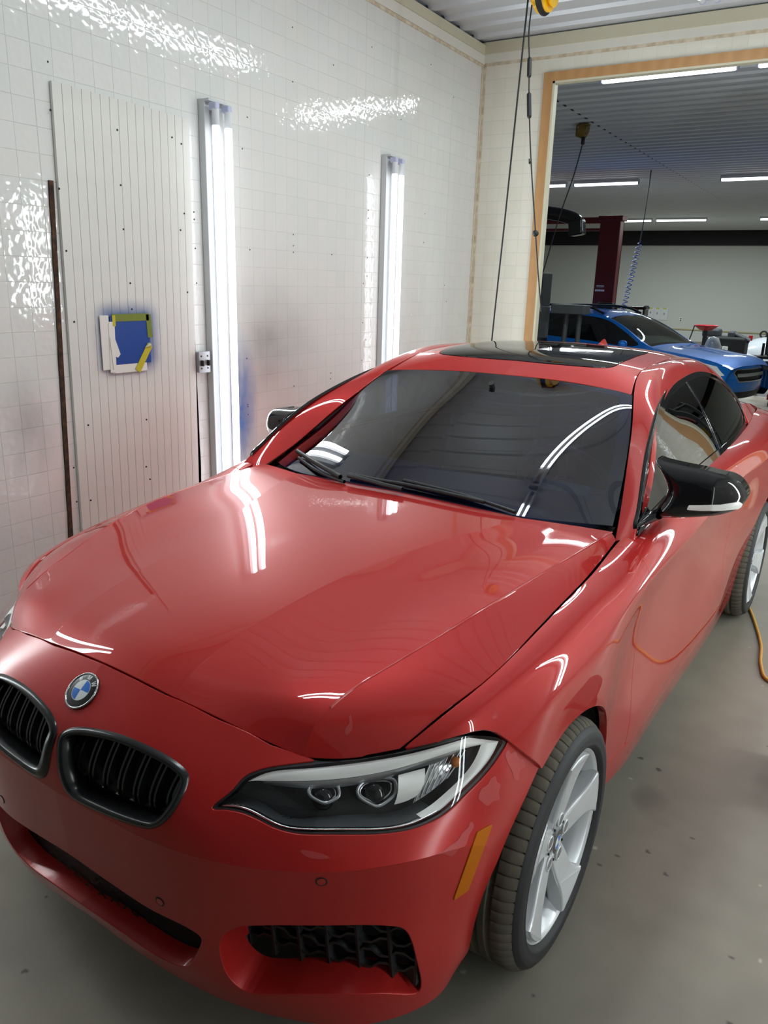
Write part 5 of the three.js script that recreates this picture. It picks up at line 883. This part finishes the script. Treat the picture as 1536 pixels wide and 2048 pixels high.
// ---- engines, stands and loose parts around the blue car's nose
{ const g = thing('parts_tray_stand', 'red oil drain tray on a tall post', 'drain tray', T(13, -1.19, 0)); const s = new THREE.LatheGeometry([[.02, 0], [.1, .01], [.19, .06], [.2, .07], [.19, .075], [.02, .02]].map(p => new THREE.Vector2(...p)), 28); s.scale(1, 1.3, 1); s.translate(0, 1.0, 0); mesh('tray', s, F.red, g); mesh('post', bar([0, .1, 0], [0, 1.02, 0], .035), F.grey, g); mesh('side_rod', bar([-.19, 1.08, 0], [-.30, .6, 0], .01), F.grey, g); mesh('base', rbox(.5, .12, .5, .03, 0, .06, 0), R.black, g); }
{ const g = thing('engine_block', 'black engine on a stand behind the blue hood', 'engine', T(14.2, -1.02, 0)); mesh('block', rbox(.75, .42, .5, .05, 0, .66, 0), R.black, g); mesh('manifold', plain([rbox(.3, .16, .4, .05, -.25, .92, 0), rbox(.12, .14, .3, .04, .1, .90, 0), cyl(.05, .05, .3, 14).rotateZ(1.2).translate(.28, .86, .05)]), F.grey, g); mesh('red_cap', cyl(.035, .035, .09, 14).translate(.42, .86, 0), F.red, g); mesh('stand_leg', plain([box(.06, .5, .06, -.3, .25, 0), box(.06, .5, .06, .3, .25, 0), box(.8, .06, .5, 0, .03, 0)]), F.red, g); mesh('plastic_bottle', cyl(.05, .06, .16, 14).translate(.05, .62, .29), std({ color: 0xd8d8d4, roughness: .5 }), g); }
{ const g = thing('wrapped_pillar', 'clear plastic wrapped roll standing behind the blue hood', 'plastic wrap', T(12.3, -.93, 0)); const s = new THREE.LatheGeometry([[.0, 0], [.16, .02], [.15, .3], [.10, .6], [.13, .8], [.08, .93], [0, .95]].map(p => new THREE.Vector2(...p)), 24); const P = s.attributes.position; for (let i = 0; i < P.count; i++) { const k = 1 + .22 * fbm(P.getX(i) * 9, P.getY(i) * 7, P.getZ(i) * 9, 3); P.setX(i, P.getX(i) * k); P.setZ(i, P.getZ(i) * k); } s.computeVertexNormals(); mesh('wrap', s, new THREE.MeshPhysicalMaterial({ color: 0xd9dde0, roughness: .15, transmission: .5, thickness: 0, side: THREE.DoubleSide }), g); mesh('core', cyl(.07, .07, .9, 16).translate(0, .46, 0), std({ color: 0xb8bcc0, roughness: .5 }), g); }
{ const g = thing('white_fender', 'pale silver car front section behind the engine', 'car part', T(15.4, -.5, 0)); const s = new THREE.SphereGeometry(.55, 30, 16, 0, Math.PI * 2, 0, Math.PI / 2); s.scale(1.0, .62, .6); s.translate(.12, .5, 0); mesh('shell', s, new THREE.MeshPhysicalMaterial({ color: 0xcfd4da, roughness: .3, clearcoat: 1, side: THREE.DoubleSide }), g); mesh('skirt', rbox(1.05, .5, .6, .06, .12, .27, 0), std({ color: 0xcfd4da, roughness: .4 }), g); mesh('carry_handle', new THREE.TorusGeometry(.06, .018, 8, 20).translate(-.02, .88, 0), R.black, g); }
{ const g = thing('engine_hoist', 'red rolling hoist with black casters right of the blue car', 'hoist', T(12.1, .24, 0)); mesh('mast', rbox(.1, .95, .1, .01, 0, .55, 0), F.red, g); mesh('leg', rbox(.09, .09, .9, .01, -.12, .14, .15), F.red, g); mesh('leg', rbox(.09, .09, .9, .01, .25, .14, .15), F.red, g); mesh('brace', bar([0, .7, 0], [-.12, .18, .5], .03), F.red, g); for (const [x, z] of [[-.12, .55], [-.12, -.2], [.25, .55], [.25, -.2]]) mesh('caster', new THREE.CylinderGeometry(.05, .05, .04, 18).rotateZ(Math.PI / 2).translate(x, .05, z), R.black, g); }
{ const g = thing('transmission_rack', 'dark gearbox parts stacked on a rack beside the hoist', 'car part', T(13.1, .15, 0)); mesh('rack', plain([box(.04, .85, .04, -.4, .42, 0), box(.04, .85, .04, .4, .42, 0), box(.9, .04, .5, 0, .62, 0), box(.9, .04, .5, 0, .3, 0)]), R.black, g); mesh('gearbox', plain([rbox(.5, .2, .3, .05, -.08, .74, 0), cyl(.12, .09, .3, 20).rotateZ(Math.PI / 2).translate(.25, .74, 0), cyl(.1, .1, .2, 18).translate(-.25, .45, .05)]), F.grey, g); mesh('dark_red_cover', rbox(.6, .1, .3, .03, .1, .90, 0), F.redPost, g); mesh('lever', bar([-.33, .66, .1], [-.34, 1.02, .1], .025), R.black, g); mesh('red_jack', rbox(.12, .3, .12, .03, -.18, .46, .18), F.red, g); }
{ // shelving that the side windows mirror
  const g = thing('steel_shelving', 'dark steel shelving with boxes inside the workshop, right of the opening', 'shelf', T(8.6, 3.2, 0)); for (const [x, z] of [[-.8, -.25], [.8, -.25], [-.8, .25], [.8, .25]]) mesh('upright', box(.05, 2.2, .05, x, 1.1, z), F.grey, g); for (let i = 0; i < 5; i++) mesh('shelf_board', box(1.66, .03, .56, 0, .2 + i * .48, 0), F.grey, g);
  let i = 0; for (let r = 1; r < 4; r++) for (let k = 0; k < 5; k += 2) { const c = [0x7c5a34, 0x2a5fa8, 0xb9bcc0, 0x8e1d20, 0x1b1d20, 0xc9a43a][(i * 5 + r) % 6], w = .18 + .1 * rnd(), h = .16 + .2 * rnd(); const m = mesh('storage_box', rbox(w, h, .3, .012), std({ color: c, roughness: .6 })); m.position.set(3.2 - .62 + k * .31, .215 + r * .48 + h / 2, -8.6); tag(m, ['brown', 'blue', 'pale grey', 'red', 'black', 'yellow'][(i * 5 + r) % 6] + ' box on the ' + ['lowest', 'second', 'third', 'fourth'][r] + ' shelf of the steel shelving', 'box', 'boxes on the steel shelving'); i++; }
}
renderer.render(scene, camera);
